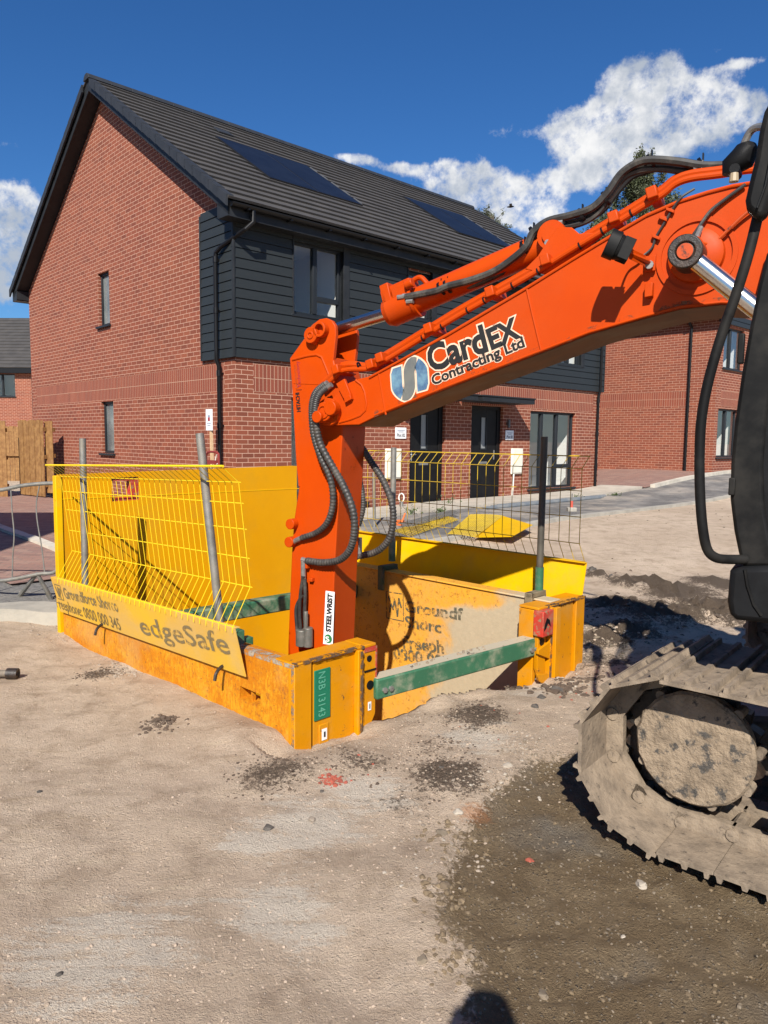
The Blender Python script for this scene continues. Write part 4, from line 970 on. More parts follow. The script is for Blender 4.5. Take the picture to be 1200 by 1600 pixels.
# ---------------------------------------------------------------- excavator
AL = R(31); UB = V((math.cos(AL), -math.sin(AL), 0)); LB = V((-math.sin(AL), -math.cos(AL), 0)); ZU = V((0, 0, 1))
G0 = at_d(520, 645, 4.55)
def BPl(px, py, off=0.): return on_plane(px, py, G0 + LB * off, LB)
def BL(u, z, off=0.): return V((G0.x, G0.y, 0)) + UB * u + LB * off + V((0, 0, z))
BW = .42
XB = BL(3.6, 0, -.6)
EX = thing('excavator', 'orange tracked excavator with black cab, its arm reaching down into the trench box', 'excavator', XB)
def excavator():
    B = dict(parent=EX, base=XB)
    # boom: two side plates and top and bottom flanges as one closed box
    out = [(503, 652), (503, 640), (509, 628), (520, 622), (532, 608), (545, 598), (560, 592), (577, 588), (607, 571), (700, 519), (820, 448), (900, 398), (958, 363), (1010, 333), (1061, 311), (1105, 297), (1144, 287), (1180, 281), (1230, 280), (1290, 292), (1360, 330), (1500, 470), (1600, 600), (1580, 650), (1530, 660), (1450, 600), (1350, 530), (1270, 492), (1190, 478), (1127, 475), (1063, 482), (1006, 497), (960, 510), (920, 522), (845, 551), (700, 606), (585, 652), (561, 664), (528, 665), (512, 661)]
    pts = [BPl(*p) for p in out]
    mb = MB(); mb.prism(pts, -LB * BW)
    boom = mb.build('boom', ORG, **B, bevel=.006, ang=28)
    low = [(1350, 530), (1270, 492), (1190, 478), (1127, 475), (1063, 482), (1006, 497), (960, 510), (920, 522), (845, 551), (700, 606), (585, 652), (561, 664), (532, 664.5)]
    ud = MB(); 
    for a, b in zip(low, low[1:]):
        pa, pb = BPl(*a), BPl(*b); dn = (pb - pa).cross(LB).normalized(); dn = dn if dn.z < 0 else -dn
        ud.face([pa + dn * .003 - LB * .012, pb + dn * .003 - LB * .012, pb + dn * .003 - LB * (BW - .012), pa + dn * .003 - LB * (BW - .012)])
    ud.build('underside_shade', pmat('shaded dusty underside', (.20, .085, .03), (.15, .075, .035), 4, .8, dirt=(.24, .17, .11), damt=.6, dscale=3), boom, XB)  # brown sheet paints dirt, shade and ground bounce over the orange underside
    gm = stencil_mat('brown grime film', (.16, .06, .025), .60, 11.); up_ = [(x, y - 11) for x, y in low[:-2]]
    fl = MB()
    for k in range(len(up_) - 1): fl.face([BPl(*low[k], .0012), BPl(*low[k + 1], .0012), BPl(*up_[k + 1], .0012), BPl(*up_[k], .0012)])
    fl.build('grime_streaks', gm, boom, XB, smooth=False)
    # raised weld beads and plates
    tr = MB()
    def bead(ps, r=.007, off=.0): tr.tube([BPl(x, y, off) for x, y in ps], r, 8)
    bead([(823, 450), (832, 490), (846, 548)]); bead([(592, 584), (603, 648)], .006)
    bead([(577, 590), (700, 523), (820, 452), (900, 402), (958, 367), (1010, 337), (1061, 315), (1105, 301), (1144, 291), (1180, 285), (1240, 285)], .008, .003)
    bead([(585, 649), (700, 603), (845, 548), (920, 519), (1006, 494), (1063, 479), (1127, 472), (1185, 474)], .006)
    bead(smooth_path([V((556, 594, 0)), V((566, 606, 0)), V((572, 630, 0)), V((568, 648, 0)), V((550, 657, 0)), V((530, 662, 0))], 4) and [(556, 594), (565, 601), (570, 612), (573, 630), (571, 641), (563, 649), (548, 655), (530, 660)], .008)
    tr.each('weld_bead', ORG, boom, XB)
    pl = MB(); pl.prism([BPl(*p) for p in ((528, 600), (541, 592), (551, 617), (547, 627), (539, 622))], LB * .022); pl.prism([BPl(*p) for p in ((541, 622), (551, 617), (553, 624), (543, 630))], LB * .03); pl.build('hose_bracket', ORG, boom, XB, bevel=.003)
    # pin at the arm joint
    c = BPl(516, 644); pn = MB(); pn.cyl(c - LB * .005, c + LB * .03, .085, 28); pn.cyl(c + LB * .03, c + LB * .075, .058, 24); pn.ring(c + LB * .075, LB, .03, .044, .008, 24)
    q = BPl(507, 652, .02); pn.cyl(q, q + LB * .085, .036, 20); q = BPl(523, 638, .03); pn.cyl(q, q + LB * .055, .045, 20)
    pn.build('joint_pin', ORG, boom, XB, bevel=.004)
    # arm (stick)
    AO = -.075; AWD = .27
    Pa = lambda px, py: BPl(px, py, AO)
    # its head: two cheek plates with the cylinder eye between
    head = [(453, 560), (485, 516), (490, 506), (499, 499), (510, 497), (519, 501), (524, 509), (525, 520), (520, 560), (516, 600), (528, 640), (536, 676), (530, 740), (457, 700)]
    mb = MB(); hp = [Pa(*p) for p in head]
    ap = [(454, 562), (520, 558), (530, 600), (536, 640), (535, 676), (529, 780), (523, 880), (518, 1010), (515, 1100), (450, 1100), (450, 1012), (453, 930), (456, 860), (459, 815), (467, 762), (463, 720), (458, 640)]
    mb.prism([Pa(*p) for p in ap], -LB * AWD)
    arm = mb.build('arm', ORG, **B, bevel=.006, ang=28)
    hd = MB(); head2 = [(453, 560), (485, 516), (490, 506), (499, 499), (510, 497), (519, 501), (524, 509), (525, 522), (521, 560), (517, 600), (505, 602), (456, 600)]
    for o_ in (.002, -AWD + .03): hd.prism([BPl(*p, AO + .0) - LB * (-o_ if o_ > 0 else -o_) for p in head2], -LB * .03)
    hd.each('arm_cheek', ORG, arm, XB, bevel=.004, ang=28)
    bd = MB(); bd.tube([BPl(x, y, AO + .002) for x, y in ((457, 562), (480, 556), (495, 554), (503, 558), (508, 570), (516, 590), (522, 606))], .009, 8); bd.tube([BPl(x, y, AO) for x, y in ((456, 566), (460, 640), (464, 716), (468, 760))], .006, 6)
    bd.each('weld_bead', ORG, arm, XB)
    ps = MB(); a = BPl(492, 525, AO + .002)
    ps.mark(); ps.cyl(a, a + LB * .05, .05, 24); ps.ring(a + LB * .05, LB, .012, .025, .006, 20); a = BPl(505, 516, AO + .002); ps.mark(); ps.ring(a, LB, .032, .048, .05, 24); ps.cyl(a, a + LB * .012, .032, 20); a = BPl(495, 536, AO + .002); ps.mark(); ps.cyl(a, a + LB * .03, .012, 8)
    for px, py in ((460, 818), (458, 846)): a = BPl(px, py, AO); ps.mark(); ps.cyl(a, a + LB * .05, .035, 20)
    ps.each('pin_boss', ORG, arm, XB, bevel=.003)
    # grease stains down the rear face and fittings near the foot
    ft = MB(); a = BPl(489, 905, AO)
    ft.box(a + LB * .015, (.03, .03, .025), UB, LB); a = BPl(484, 880, AO); ft.box(a + LB * .02, (.02, .04, .06), UB, LB)
    ft.each('hose_clip', ORG, arm, XB, bevel=.003)
    # lettering on the arm, reading upwards
    def deco(s, bl, br, tl, mat, par, off, bold=0., grow=0., push=.002, name='lettering'):
        p0, p1, p2 = BPl(*bl, off), BPl(*br, off), BPl(*tl, off); xd = p1 - p0; wd = xd.length; xd.normalize(); yd = LB.cross(xd)
        return lettering(s, p0, xd, yd, wd, abs((p2 - p0).dot(yd)), mat, par, XB, name, bold, push, grow)
    deco('HITACHI', (470, 643), (467.5, 613), (464, 643), INKB, arm, AO, .04)
    deco('Technology', (470.5, 605), (467, 564), (465.5, 605), INKR, arm, AO, .02)
    deco('Construction', (465.5, 606), (462, 570), (461.5, 606), pmat('grey print', (.30, .08, .03), rough=.5), arm, AO, 0.)
    ln = MB().box(BPl(467, 609, AO + .002), (.045, .002, .002), UB, ZU, LB); ln.build('lettering', INKB, arm, XB)
    sk = MB(); q = BPl(536, 700, AO) - LB * .10 + UB * .0015
    rp = lambda y, l_: BPl(535 - (y - 676) * .05, y, AO) - LB * l_ + UB * .003
    sk.face([rp(680, .02), rp(680, .20), rp(760, .20), rp(760, .02)]); sk.build('grease_scuffs', stencil_mat('black grease smears', (.02, .014, .01), .63, 16.), arm, XB, smooth=False)
    # hose shield and maker's sticker on the rear face
    re = [BPl(p[0], p[1], AO) for p in ((520, 925), (518, 1005))]
    nr = UB
    o0 = BPl(521.5, 923, AO) + UB * .0
    # sticker: on the side face near the foot
    sq = [(509, 923), (523, 925), (520, 1008), (505, 1006)]
    MB().prism([BPl(*p, AO + .0015) for p in sq], LB * .001).build('sticker', SIGNW, arm, XB, smooth=False)
    deco('STEELWRIST', (517, 988), (520, 928), (509.5, 988), INKB, arm, AO, .05, push=.0045)
    em = MB(); c = BPl(513, 998, AO + .0035); em.cyl(c, c + LB * .001, .029, 24); em.build('emblem', INKG, arm, XB, smooth=False)
    deco('S', (509.8, 1002), (515.8, 1002), (509.8, 994), SIGNW, arm, AO, .03, push=.006, name='emblem')
    # decals on the boom: linked S emblem and company name
    c = BPl(640, 592); sc = .128
    X_ = (BPl(700, 566) - BPl(620, 600)); X_ = UB * X_.dot(UB) + ZU * X_.z; X_.normalize(); Y_ = LB.cross(X_)
    rot = R(14); ex = X_ * math.cos(rot) - Y_ * math.sin(rot); ey = X_ * math.sin(rot) + Y_ * math.cos(rot)
    def L2(x, y, p=.002): return c + ex * x * sc + ey * y * sc + LB * p
    path = [(-.66, .62), (-.66, .3), (-.66, -.2)] + [(-.33 + .33 * math.cos(a), -.24 + .46 * math.sin(a)) for a in [math.pi + math.pi * k / 12 for k in range(1, 12)]] + [(0, -.2), (0, .2)] + [(.33 - .33 * math.cos(a), .24 + .46 * math.sin(a)) for a in [math.pi * k / 12 for k in range(1, 12)]] + [(.66, .2), (.66, -.3), (.66, -.62)]
    def clipc(x, y, rad):
        r = math.hypot(x, y); return (x, y) if r <= rad else (x * rad / r, y * rad / r)
    def ribbon(pp, hw_, push, mat, rad, name):
        mb = MB(); mb.fix = False; Ls = []; Rs = []
        for k in range(len(pp)):
            a = V((*pp[max(k - 1, 0)], 0)); b = V((*pp[min(k + 1, len(pp) - 1)], 0)); d = (b - a).normalized(); n_ = V((-d.y, d.x, 0))
            Ls.append(clipc(pp[k][0] + n_.x * hw_, pp[k][1] + n_.y * hw_, rad)); Rs.append(clipc(pp[k][0] - n_.x * hw_, pp[k][1] - n_.y * hw_, rad))
        for k in range(len(pp) - 1): mb.face([L2(*Rs[k], push), L2(*Rs[k + 1], push), L2(*Ls[k + 1], push), L2(*Ls[k], push)])
        return mb.build(name, mat, boom, XB, smooth=False)
    ext = [(-.66, .70)] + path + [(.66, -.70)]
    ribbon(ext, .345, .0015, INKE, 1.08, 'emblem_outline')
    i0, i1 = 4, len(path) - 4
    ribbon(path[:8], .28, .003, LBLUE, 1.0, 'emblem'); ribbon(path[7:len(path) - 7], .28, .003, LGREY, 1.0, 'emblem'); ribbon(path[len(path) - 8:], .28, .003, LBLUE, 1.0, 'emblem')
    for grow, mat, pu in ((.045, INKE, .002), (0., INKB, .004)):
        deco('Card', (673, 581), (764, 547), (673, 538), mat, boom, 0, .035, grow, pu); deco('EX', (768, 546), (815, 525), (768, 511), mat, boom, 0, .04, grow, pu)
        deco('Contracting Ltd', (677, 602), (821, 541), (677, 585), mat, boom, 0, .03, grow * 1.3, pu)
    # arm cylinder above the boom
    def mid(px, py): return BPl(px, py, -BW / 2)
    a0 = mid(505, 521); a1 = mid(612, 488); d = (a1 - a0).normalized()
    ro = MB().cyl(a0, a1, .040, 20); ro.build('cylinder_rod', ROD, **B)
    ey_ = MB(); ey_.cyl(a0 - LB * .07, a0 + LB * .07, .06, 22); ey_.build('rod_eye', ORGD, **B)
    b0, b1 = mid(606, 490), mid(872, 375); d = (b1 - b0).normalized()
    cb = MB(); cb.tube([b0, b0 + d * .03, b0 + d * .031, b0 + d * .20, b0 + d * .21, b1], [.078, .09, .092, .092, .076, .076], 28); cy = cb.build('arm_cylinder', ORG, **B)
    gl = MB(); gl.mark(); gl.ring(b0 + d * .20, d, .07, .098, .02, 28); gl.mark(); gl.cyl(b1 - LB * .12, b1 + LB * .12, .075, 26); gl.ring(b1 + LB * .12, LB, .0, .045, .012, 22); gl.each('cylinder_collar', ORG, cy, XB)
    bt = MB()
    for px, py in ((858, 381), (888, 373)): q = BPl(px, py, -BW / 2 + .12); bt.cyl(q, q + LB * .03, .017, 6)
    bt.each('bolt', STEEL, cy, XB)
    bk = MB()
    for o_ in (-.05, -.33): bk.prism([BPl(*p, o_) for p in ((820, 420), (840, 400), (858, 372), (872, 355), (893, 355), (905, 365), (945, 362), (905, 395), (850, 428))], -LB * .035)
    bk.each('cylinder_bracket', ORG, boom, XB, bevel=.004)
    # valve block at the gland end
    vb = MB(); c = mid(628, 458); xd = d; yd = LB.cross(d)
    vb.box(c, (.19, .12, .10), xd, LB, yd).box(c + xd * .02 + LB * .05 + yd * -.01, (.10, .06, .07), xd, LB, yd).box(c - xd * .07 + yd * .01, (.06, .16, .12), xd, LB, yd)
    for k in range(4): q = c + xd * (-.07 + .045 * k) + yd * .045; vb.cyl(q, q + yd * .022, .014, 8)
    q = c + xd * .08 + LB * .09; vb.cyl(q, q + xd * .05, .027, 14); q = mid(610, 470); vb.box(q, (.03, .16, .10), xd, LB, yd)
    vb.build('valve_block', ORG, cy, XB, bevel=.005)
    op = MB(); op.tube(smooth_path([mid(640, 446), mid(648, 437), mid(658, 434), mid(668, 444), mid(680, 458)]), .016, 10); op.build('oil_pipe', ORG, cy, XB)
    ff = MB()
    for px, py in ((626, 464), (634, 462), (640, 471)): q = BPl(px, py, -BW / 2 + .09); ff.cyl(q - UB * .02, q + UB * .025, .014, 8)
    ff.each('hose_fitting', STEEL, cy, XB)
    # hoses running up over the boom
    def hose(pp, r, mat, name, off, par=EX, n=8, sub=6): return MB().tube(smooth_path([BPl(x, y, o_) for (x, y), o_ in zip(pp, off if isinstance(off, list) else [off] * len(pp))], sub), r, n).build(name, mat, par, XB)
    O1 = -BW / 2
    hose([(634, 464), (680, 455), (700, 447), (735, 438), (770, 425), (800, 405), (822, 385), (833, 363), (855, 346), (890, 337), (925, 325), (950, 300), (970, 272), (995, 255), (1020, 250), (1060, 253), (1100, 259), (1150, 258)], .021, RUBBER, 'hose', O1 + .09)
    hose([(650, 470), (700, 452), (740, 445), (790, 422), (815, 402), (838, 372), (862, 352), (905, 343), (935, 328), (955, 302), (978, 270), (1000, 259), (1030, 257), (1070, 262), (1110, 265), (1160, 262)], .019, RUBBER, 'hose', O1 + .03)
    hose([(870, 356), (905, 350), (932, 335), (955, 305), (975, 278), (1002, 266), (1035, 264), (1075, 268), (1120, 264)], .017, RUBBER, 'hose', O1 + .06)
    hose([(880, 365), (905, 348), (940, 330), (962, 303), (985, 278), (1008, 268), (1040, 262), (1072, 268), (1130, 262)], .018, pmat('clean black hose', (.012, .012, .013), rough=.45), 'hose', O1 - .10)
    tie = MB()
    for px, py in ((820, 388), (834, 366), (910, 338), (947, 312), (1018, 254), (1098, 260), (700, 449), (690, 452)): c = BPl(px, py, O1 + .06); tie.mark(); tie.ring(c - UB * .006, (UB + ZU * .6).normalized(), .036, .042, .014, 14); tie.box(c + ZU * .045, (.006, .02, .03), UB, LB)
    tie.each('hose_tie', BLK, EX, XB)
    st = MB()
    for px, py in ((866, 352), (875, 349), (1092, 260), (1104, 263)): c = BPl(px, py, O1 + .08); st.cyl(c - UB * .02, c + UB * .02, .026, 10)
    st.each('hose_fitting', STEEL, EX, XB)
    # steel oil pipes on top of the boom
    for k, (off, dy, r) in enumerate(((-.07, 0, .019), (-.03, 7, .016), (-.16, -2, .018))):
        hose([(506, 598 + dy), (522, 583 + dy), (534, 573 + dy), (550, 570 + dy), (575, 572 + dy * .6), (592, 562 + dy), (640, 533 + dy), (720, 484 + dy), (820, 428 + dy), (900, 379 + dy), (960, 343 + dy), (1010, 312 + dy), (1035, 297 + dy), (1055, 281 + dy), (1080, 272 + dy), (1125, 266 + dy), (1180, 258 + dy), (1260, 256 + dy)], r, ORG, 'oil_pipe', off, boom, 10, 5)
    cl = MB()
    for px, py in ((537, 575), (590, 567), (605, 557), (680, 512), (775, 456), (860, 407), (965, 342), (1024, 305)):
        c = BPl(px, py + 4, -.08); dd = (BPl(px + 20, py - 8, -.08) - BPl(px - 20, py + 8, -.08)).normalized(); cl.box(c, (.05, .20, .055), dd, LB, LB.cross(dd))
    cl.each('pipe_clamp', ORG, boom, XB, bevel=.006)
    jt = MB()
    for px, py in ((560, 571), (578, 572), (730, 486), (756, 470), (690, 511), (660, 529), (800, 447), (840, 425), (905, 385), (940, 362), (985, 334)):
        c = BPl(px, py, -.03); dd = (BPl(px + 20, py - 11, -.03) - BPl(px - 20, py + 11, -.03)).normalized(); jt.ring(c, dd, .012, .0205, .008, 14)
    jt.each('pipe_band', BLK, boom, XB)
    # bracket steps under the pipes
    # spiral wrapped hoses from boom to arm foot
    def spiral(pp, r, offs):
        path = smooth_path([BPl(x, y, o_) for (x, y), o_ in zip(pp, offs)], 26); P2 = []; rs = []
        ds = 0; last = path[0]
        dense = []
        for a, b in zip(path, path[1:]):
            L = (b - a).length; k = max(1, int(L / .0035))
            for q in range(k): dense.append(a.lerp(b, q / k))
        for i, p in enumerate(dense): rs.append(r * (1. if (i % 4) < 2 else .86))
        return MB().tube(dense, rs, 10).build('spiral_hose', HOSEB, EX, XB, ang=70)
    spiral([(508, 600), (494, 612), (488, 628), (487, 650), (490, 680), (500, 712), (516, 748), (520, 785), (512, 815), (495, 832), (470, 841)], .021, [.03, .05, .05, .04, .03, .02, 0, -.02, -.02, -.04, -.05])
    spiral([(513, 603), (499, 616), (493, 634), (493, 658), (500, 692), (520, 730), (538, 762), (552, 800), (553, 835), (546, 860), (530, 875), (505, 879), (478, 876)], .024, [.02, .07, .08, .07, .05, .03, .02, .01, 0, -.01, -.02, -.03, -.04])
    spiral([(566, 700), (580, 722), (598, 750), (612, 785), (614, 818), (606, 845), (588, 862), (562, 869)], .024, [-.36, -.36, -.37, -.37, -.37, -.37, -.37, -.37])
    spiral([(560, 742), (566, 770), (567, 795), (560, 822)], .02, [-.36, -.36, -.36, -.36])
    ff = MB()
    for (x0, y0), (x1, y1), o_ in (((512, 598), (500, 606), .03), ((518, 601), (506, 610), .03), ((470, 841), (456, 848), -.05), ((478, 876), (472, 874), -.04), ((474, 876), (474, 905), -.04), ((562, 869), (556, 872), -.37), ((562, 840), (562, 866), -.37)): ff.cyl(BPl(x0, y0, o_), BPl(x1, y1, o_), .017, 10)
    ff.each('hose_fitting', STEEL, EX, XB)
    for pp in ([(474, 900), (470, 925), (468, 955), (470, 990)], [(476, 905), (477, 930), (476, 960), (478, 990)], [(472, 930), (463, 950), (464, 980), (466, 1000)]): hose(pp, .012, RUBBER, 'hose', -.03)
    vb = MB(); q = BPl(472, 995, -.03)
    vb.cyl(q - ZU * .06, q + ZU * .05, .042, 16).cyl(q + UB * .05 - ZU * .06, q + UB * .05 + ZU * .07, .032, 16).box(q + UB * .02 - ZU * .02, (.09, .06, .07), UB, LB).cyl(BPl(478, 955, -.03), BPl(478, 985, -.03), .016, 8)
    vb.build('rotary_valve', pmat('grey cast valve', (.14, .14, .12), (.20, .19, .165), 20, .5, metal=.4, bump=.001), arm, XB, bevel=.005)
    # work lamp on its bracket
    lp = BPl(963, 385, .25); ld = (-UB * .75 + LB * .3 + ZU * .35).normalized(); lu = V((0, 0, 1)); lu = (lu - ld * lu.dot(ld)).normalized(); ls = ld.cross(lu)
    bk = MB(); p0, p1 = BPl(1016, 412, .02), BPl(978, 394, .24)
    bk.tube([p0, p0 + LB * .03, p1, lp - ld * .03 - ZU * .02], .013, 6); bk.box(p0 + LB * .0, (.05, .02, .07), UB, LB); bk.box((p0 + p1) / 2 + LB * .02, (.15, .008, .05), (p1 - p0).normalized(), LB)
    bko = bk.build('lamp_bracket', ORG, boom, XB, bevel=.003)
    lm = MB(); ringp = []
    for k in range(20): a = 2 * math.pi * k / 20; ringp.append((math.copysign(abs(math.cos(a)) ** .7, math.cos(a)) * .050, math.copysign(abs(math.sin(a)) ** .7, math.sin(a)) * .064))
    for (s_, z_), (s2, z2) in (((1., .045), (1., -.005)), ((.92, -.006), (.7, -.05))):
        i = lm.vs([lp + ls * x * s_ + lu * y * s_ + ld * z_ for x, y in ringp]); j = lm.vs([lp + ls * x * s2 + lu * y * s2 + ld * z2 for x, y in ringp])
        for k in range(20): lm.f.append([i + k, i + (k + 1) % 20, j + (k + 1) % 20, j + k])
        lm.f.append([i + k for k in range(20)]); lm.f.append([j + 19 - k for k in range(20)])
    for k in range(5): lm.box(lp - ld * .045 + ls * (-.04 + .02 * k), (.004, .10, .05), ls, lu, ld)
    lamp = lm.build('work_lamp', CABB, boom, XB, bevel=.004)
    fit = MB(); q = BPl(1015, 414, .045); fit.cyl(q, q + LB * .012, .02, 10); fit.build('bolt', STEEL, bko, XB)
    MB().tube(smooth_path([lp - ld * .05, BPl(985, 400, .08), BPl(1000, 402, .03), BPl(1018, 388, .012), BPl(1025, 370, .012), BPl(1040, 345, .012), BPl(1052, 325, .012), BPl(1065, 308, .015), BPl(1085, 295, .0)]), .006, 6).build('lamp_cable', RUBBER, boom, XB)
    cp = MB()
    for px, py in ((1037, 343), (1048, 330), (1026, 372)): q = BPl(px, py, 0); cp.box(q + LB * .012, (.04, .024, .014), (UB + ZU * -.5).normalized(), LB)
    q = BPl(1016, 455, 0)
    cp.each('cable_clip', ORG, boom, XB, bevel=.002)
    sp_ = MB().box(q + LB * .022, (.036, .04, .065), (UB + ZU * .1).normalized(), LB); sp_.build('bracket_stub', ORG, boom, XB, bevel=.003)
    # boom cylinder on the near side
    bs = MB(); c = BPl(1088, 400, 0); bs.ring(c, LB, .155, .178, .010, 48); bs.tube([c, c + LB * .03, c + LB * .05], [.125, .12, .085], 40); bs.cyl(c, c + LB * .16, .055, 26)
    bs.build('cylinder_boss', ORG, boom, XB)
    e0 = BPl(1070, 392, .24); hdm = MB(); hdm.ring(e0 - LB * .13, LB, .04, .074, .13, 28); hdm.cyl(e0 - LB * .13, e0 - LB * .006, .04, 24); ho = hdm.build('cylinder_eye', GREASE, **B, bevel=.006)
    MB().cyl(e0 - LB * .006, e0 - LB * .002, .034, 22).build('pin_end', ORGD, ho, XB)
    r0 = BPl(1090, 408, .19); r1 = BPl(1200, 497, .19); d = (r1 - r0).normalized()
    MB().cyl(e0 - LB * .055 + d * .05, r0 + d * .60, .041, 24).build('cylinder_rod', ROD, **B)
    MB().tube([r0 + d * .55, r0 + d * .56, r0 + d * 1.35], [.06, .07, .07], 24).build('boom_cylinder', ORG, **B)
    hose([(1080, 372), (1092, 355), (1110, 330), (1135, 310), (1165, 288)], .008, RUBBER, 'hose', [.12, .06, .03, .02, .02], boom)
    hose([(1090, 372), (1098, 380), (1115, 379), (1135, 362), (1160, 338), (1190, 315)], .008, ORGD, 'oil_pipe', [.12, .06, .03, .03, .03, .03], boom)
    q0, q1 = BPl(1087, 374, .12), BPl(1095, 356, .06); MB().cyl(q0, q1, .012, 10).build('grease_fitting', STEEL, boom, XB)
    # ---- cab
    CO = (V((1.25, 2.5, 0)) - G0).dot(LB)
    cabp = lambda px, py, o_=0.: BPl(px, py, CO + o_)
    cw = 1.0
    prof = [(1199, 392), (1184, 450), (1170, 520), (1158, 590), (1148, 660), (1142, 725), (1141, 780), (1147, 830), (1155, 868), (1160, 885)]
    inner = [(1222, 885), (1205, 850), (1194, 790), (1192, 725), (1198, 650), (1210, 580), (1226, 510), (1246, 440), (1268, 380)]
    mb = MB(); mb.prism([cabp(*p) for p in prof + inner], -LB * .07); mb.prism([cabp(*p, -cw + .07) for p in prof + inner], -LB * .07)
    cab = mb.build('cab', CABB, **B, bevel=.012, ang=30)
    mb = MB(); mb.prism([cabp(*p, -.02) for p in [(1180, 880), (1176, 800), (1175, 725), (1180, 650), (1190, 580), (1206, 510), (1226, 440), (1250, 380), (1250, 880)]], -LB * .04); mb.build('door_frame', CABG, cab, XB, bevel=.008, ang=30)
    sk = [(1140, 893), (1146, 886), (1230, 884), (1700, 884), (1700, 975), (1200, 975), (1150, 970), (1139, 962), (1136, 940)]
    sm = MB(); sm.prism([cabp(*p, .02) for p in sk], -LB * (cw + .02)); sm.build('cab_skirt', CABG, cab, XB, bevel=.02)
    tb = MB().tube([cabp(x, y, .022) for x, y in ((1164, 890), (1168, 915), (1178, 945), (1190, 962))], .006, 6); tb.build('skirt_seam', CABB, cab, XB)
    rf = MB(); rf.prism([cabp(*p) for p in ((1268, 380), (1300, 300), (1345, 235), (1400, 200), (1900, 170), (1900, 230), (1420, 250), (1370, 290), (1320, 370), (1290, 440))], -LB * cw); rf.prism([cabp(*p) for p in ((1690, 200), (1760, 200), (1760, 890), (1690, 890))], -LB * .08); rf.prism([cabp(*p, -cw + .08) for p in ((1690, 200), (1760, 200), (1760, 890), (1690, 890))], -LB * .08)
    rf.build('cab_roof', CABB, cab, XB, bevel=.01)
    gl = MB(); gl.face([cabp(*p, -.03) for p in ((1198, 850), (1200, 650), (1240, 480), (1330, 320), (1690, 250), (1690, 884), (1205, 884))]); gl.build('pane', GLASS, cab, XB, smooth=False)
    gf = MB(); ps_ = [(1152, 850), (1148, 725), (1165, 590), (1195, 440), (1225, 380), (1300, 290)]
    for a, b in zip(ps_, ps_[1:]): gf.face([cabp(*a, -.08), cabp(*b, -.08), cabp(*b, -cw + .08), cabp(*a, -cw + .08)])
    gf.build('windscreen', GLASS, cab, XB, smooth=False)
    se = MB(); q = cabp(1500, 800, -.5); se.box(q + ZU * .1, (.5, .5, .14), UB, LB).box(q + UB * .25 + ZU * .45, (.14, .48, .7), UB, LB); se.build('seat', CABG, cab, XB, bevel=.03)
    hr = MB().tube(smooth_path([cabp(x, y, o_) for x, y, o_ in ((1205, 255, .10), (1186, 330, .12), (1170, 395, .13), (1150, 460, .13), (1127, 525, .13), (1107, 595, .13), (1096, 655, .13), (1093, 715, .13), (1094, 775, .13), (1098, 825, .13), (1105, 858, .12), (1118, 871, .10), (1137, 874, .05), (1165, 874, .0))], 8), .0165, 12); hr.build('handrail', CABB, cab, XB)
    mi = MB(); mp = [(1206, 150), (1194, 172), (1186, 205), (1180, 245), (1170, 285), (1164, 312), (1166, 325), (1180, 338), (1190, 342), (1198, 330), (1215, 280), (1232, 200), (1225, 155)]
    mi.prism([cabp(*p, .19) for p in mp], -LB * .07); mo = mi.build('mirror', CABB, cab, XB, bevel=.016, ang=30)
    mc = MB(); mc.tube([cabp(x, y, .20) for x, y in ((1183, 325), (1196, 290), (1206, 240))], .004, 6); mc.build('mirror_seam', CABG, mo, XB)
    br = MB().tube(smooth_path([cabp(1152, 262, .06), cabp(1156, 245, .06), cabp(1164, 222, .07), cabp(1174, 204, .08), cabp(1188, 198, .1), cabp(1205, 200, .14)]), .012, 10); br.build('mirror_arm', STEEL, mo, XB)
    kb = MB(); q = cabp(1160, 248, .06); kb.tube([q - UB * .035 - ZU * .045, q - UB * .03 - ZU * .02, q, q + UB * .015 + ZU * .03, q + UB * .02 + ZU * .045], [.024, .036, .042, .036, .02], 14); q2 = cabp(1150, 270, .06); kb.cyl(q2 - LB * .03, q2 + LB * .045, .016, 12); kb.build('mirror_clamp', CABG, mo, XB)
    kn = MB(); q2 = cabp(1147, 277, .10); kn.cyl(q2 + ZU * .012, q2 - ZU * .014, .013, 10, .015); kn.build('clamp_knob', pmat('tan plastic', (.35, .27, .17), rough=.5), mo, XB)
    # door hinge blocks on the pillar
    hg = MB(); hg.box(cabp(1158, 545, .01), (.02, .03, .10), UB, LB).box(cabp(1144, 760, .01), (.02, .03, .06), UB, LB); hg.each('door_hinge', CABB, cab, XB, bevel=.004)
    # ---- upper body behind the cab (outside the picture)
    q = cabp(1200, 975, 0); zc = q.z; uc = (q - G0).dot(UB); lc = CO
    ub = MB(); ub.box(BL(uc + 1.6, zc - .09, lc - 1.0), (2.6, 2.0, .14), UB, LB); ub.box(BL(uc + 2.2, zc + .45, lc - 1.25), (1.9, 1.5, .9), UB, LB)
    ub.build('body', ORG, **B, bevel=.03); cwt = MB().box(BL(uc + 3.35, zc + .35, lc - 1.0), (.5, 2.3, .9), UB, LB); cwt.build('counterweight', ORG, **B, bevel=.08)
    MB().cyl(BL(uc + 1.5, zc - .16, lc - 1.05), BL(uc + 1.5, .5, lc - 1.05), .5, 40).build('slew_ring', GREASE, **B)
    # ---- undercarriage
    A2 = R(39.5); UT = V((math.cos(A2), -math.sin(A2), 0)); LT = V((-math.sin(A2), -math.cos(A2), 0)); K = at_z(1100, 1380, .0)
    def TP(u, z, l=0.): return V((K.x, K.y, 0)) + UT * u + LT * l + V((0, 0, z))
    RR = .345; ZC = .38; U0 = -.165; LEN = 2.35; SW = .70
    peri = 2 * LEN + 2 * math.pi * RR; ns = 33; pitch = peri / ns
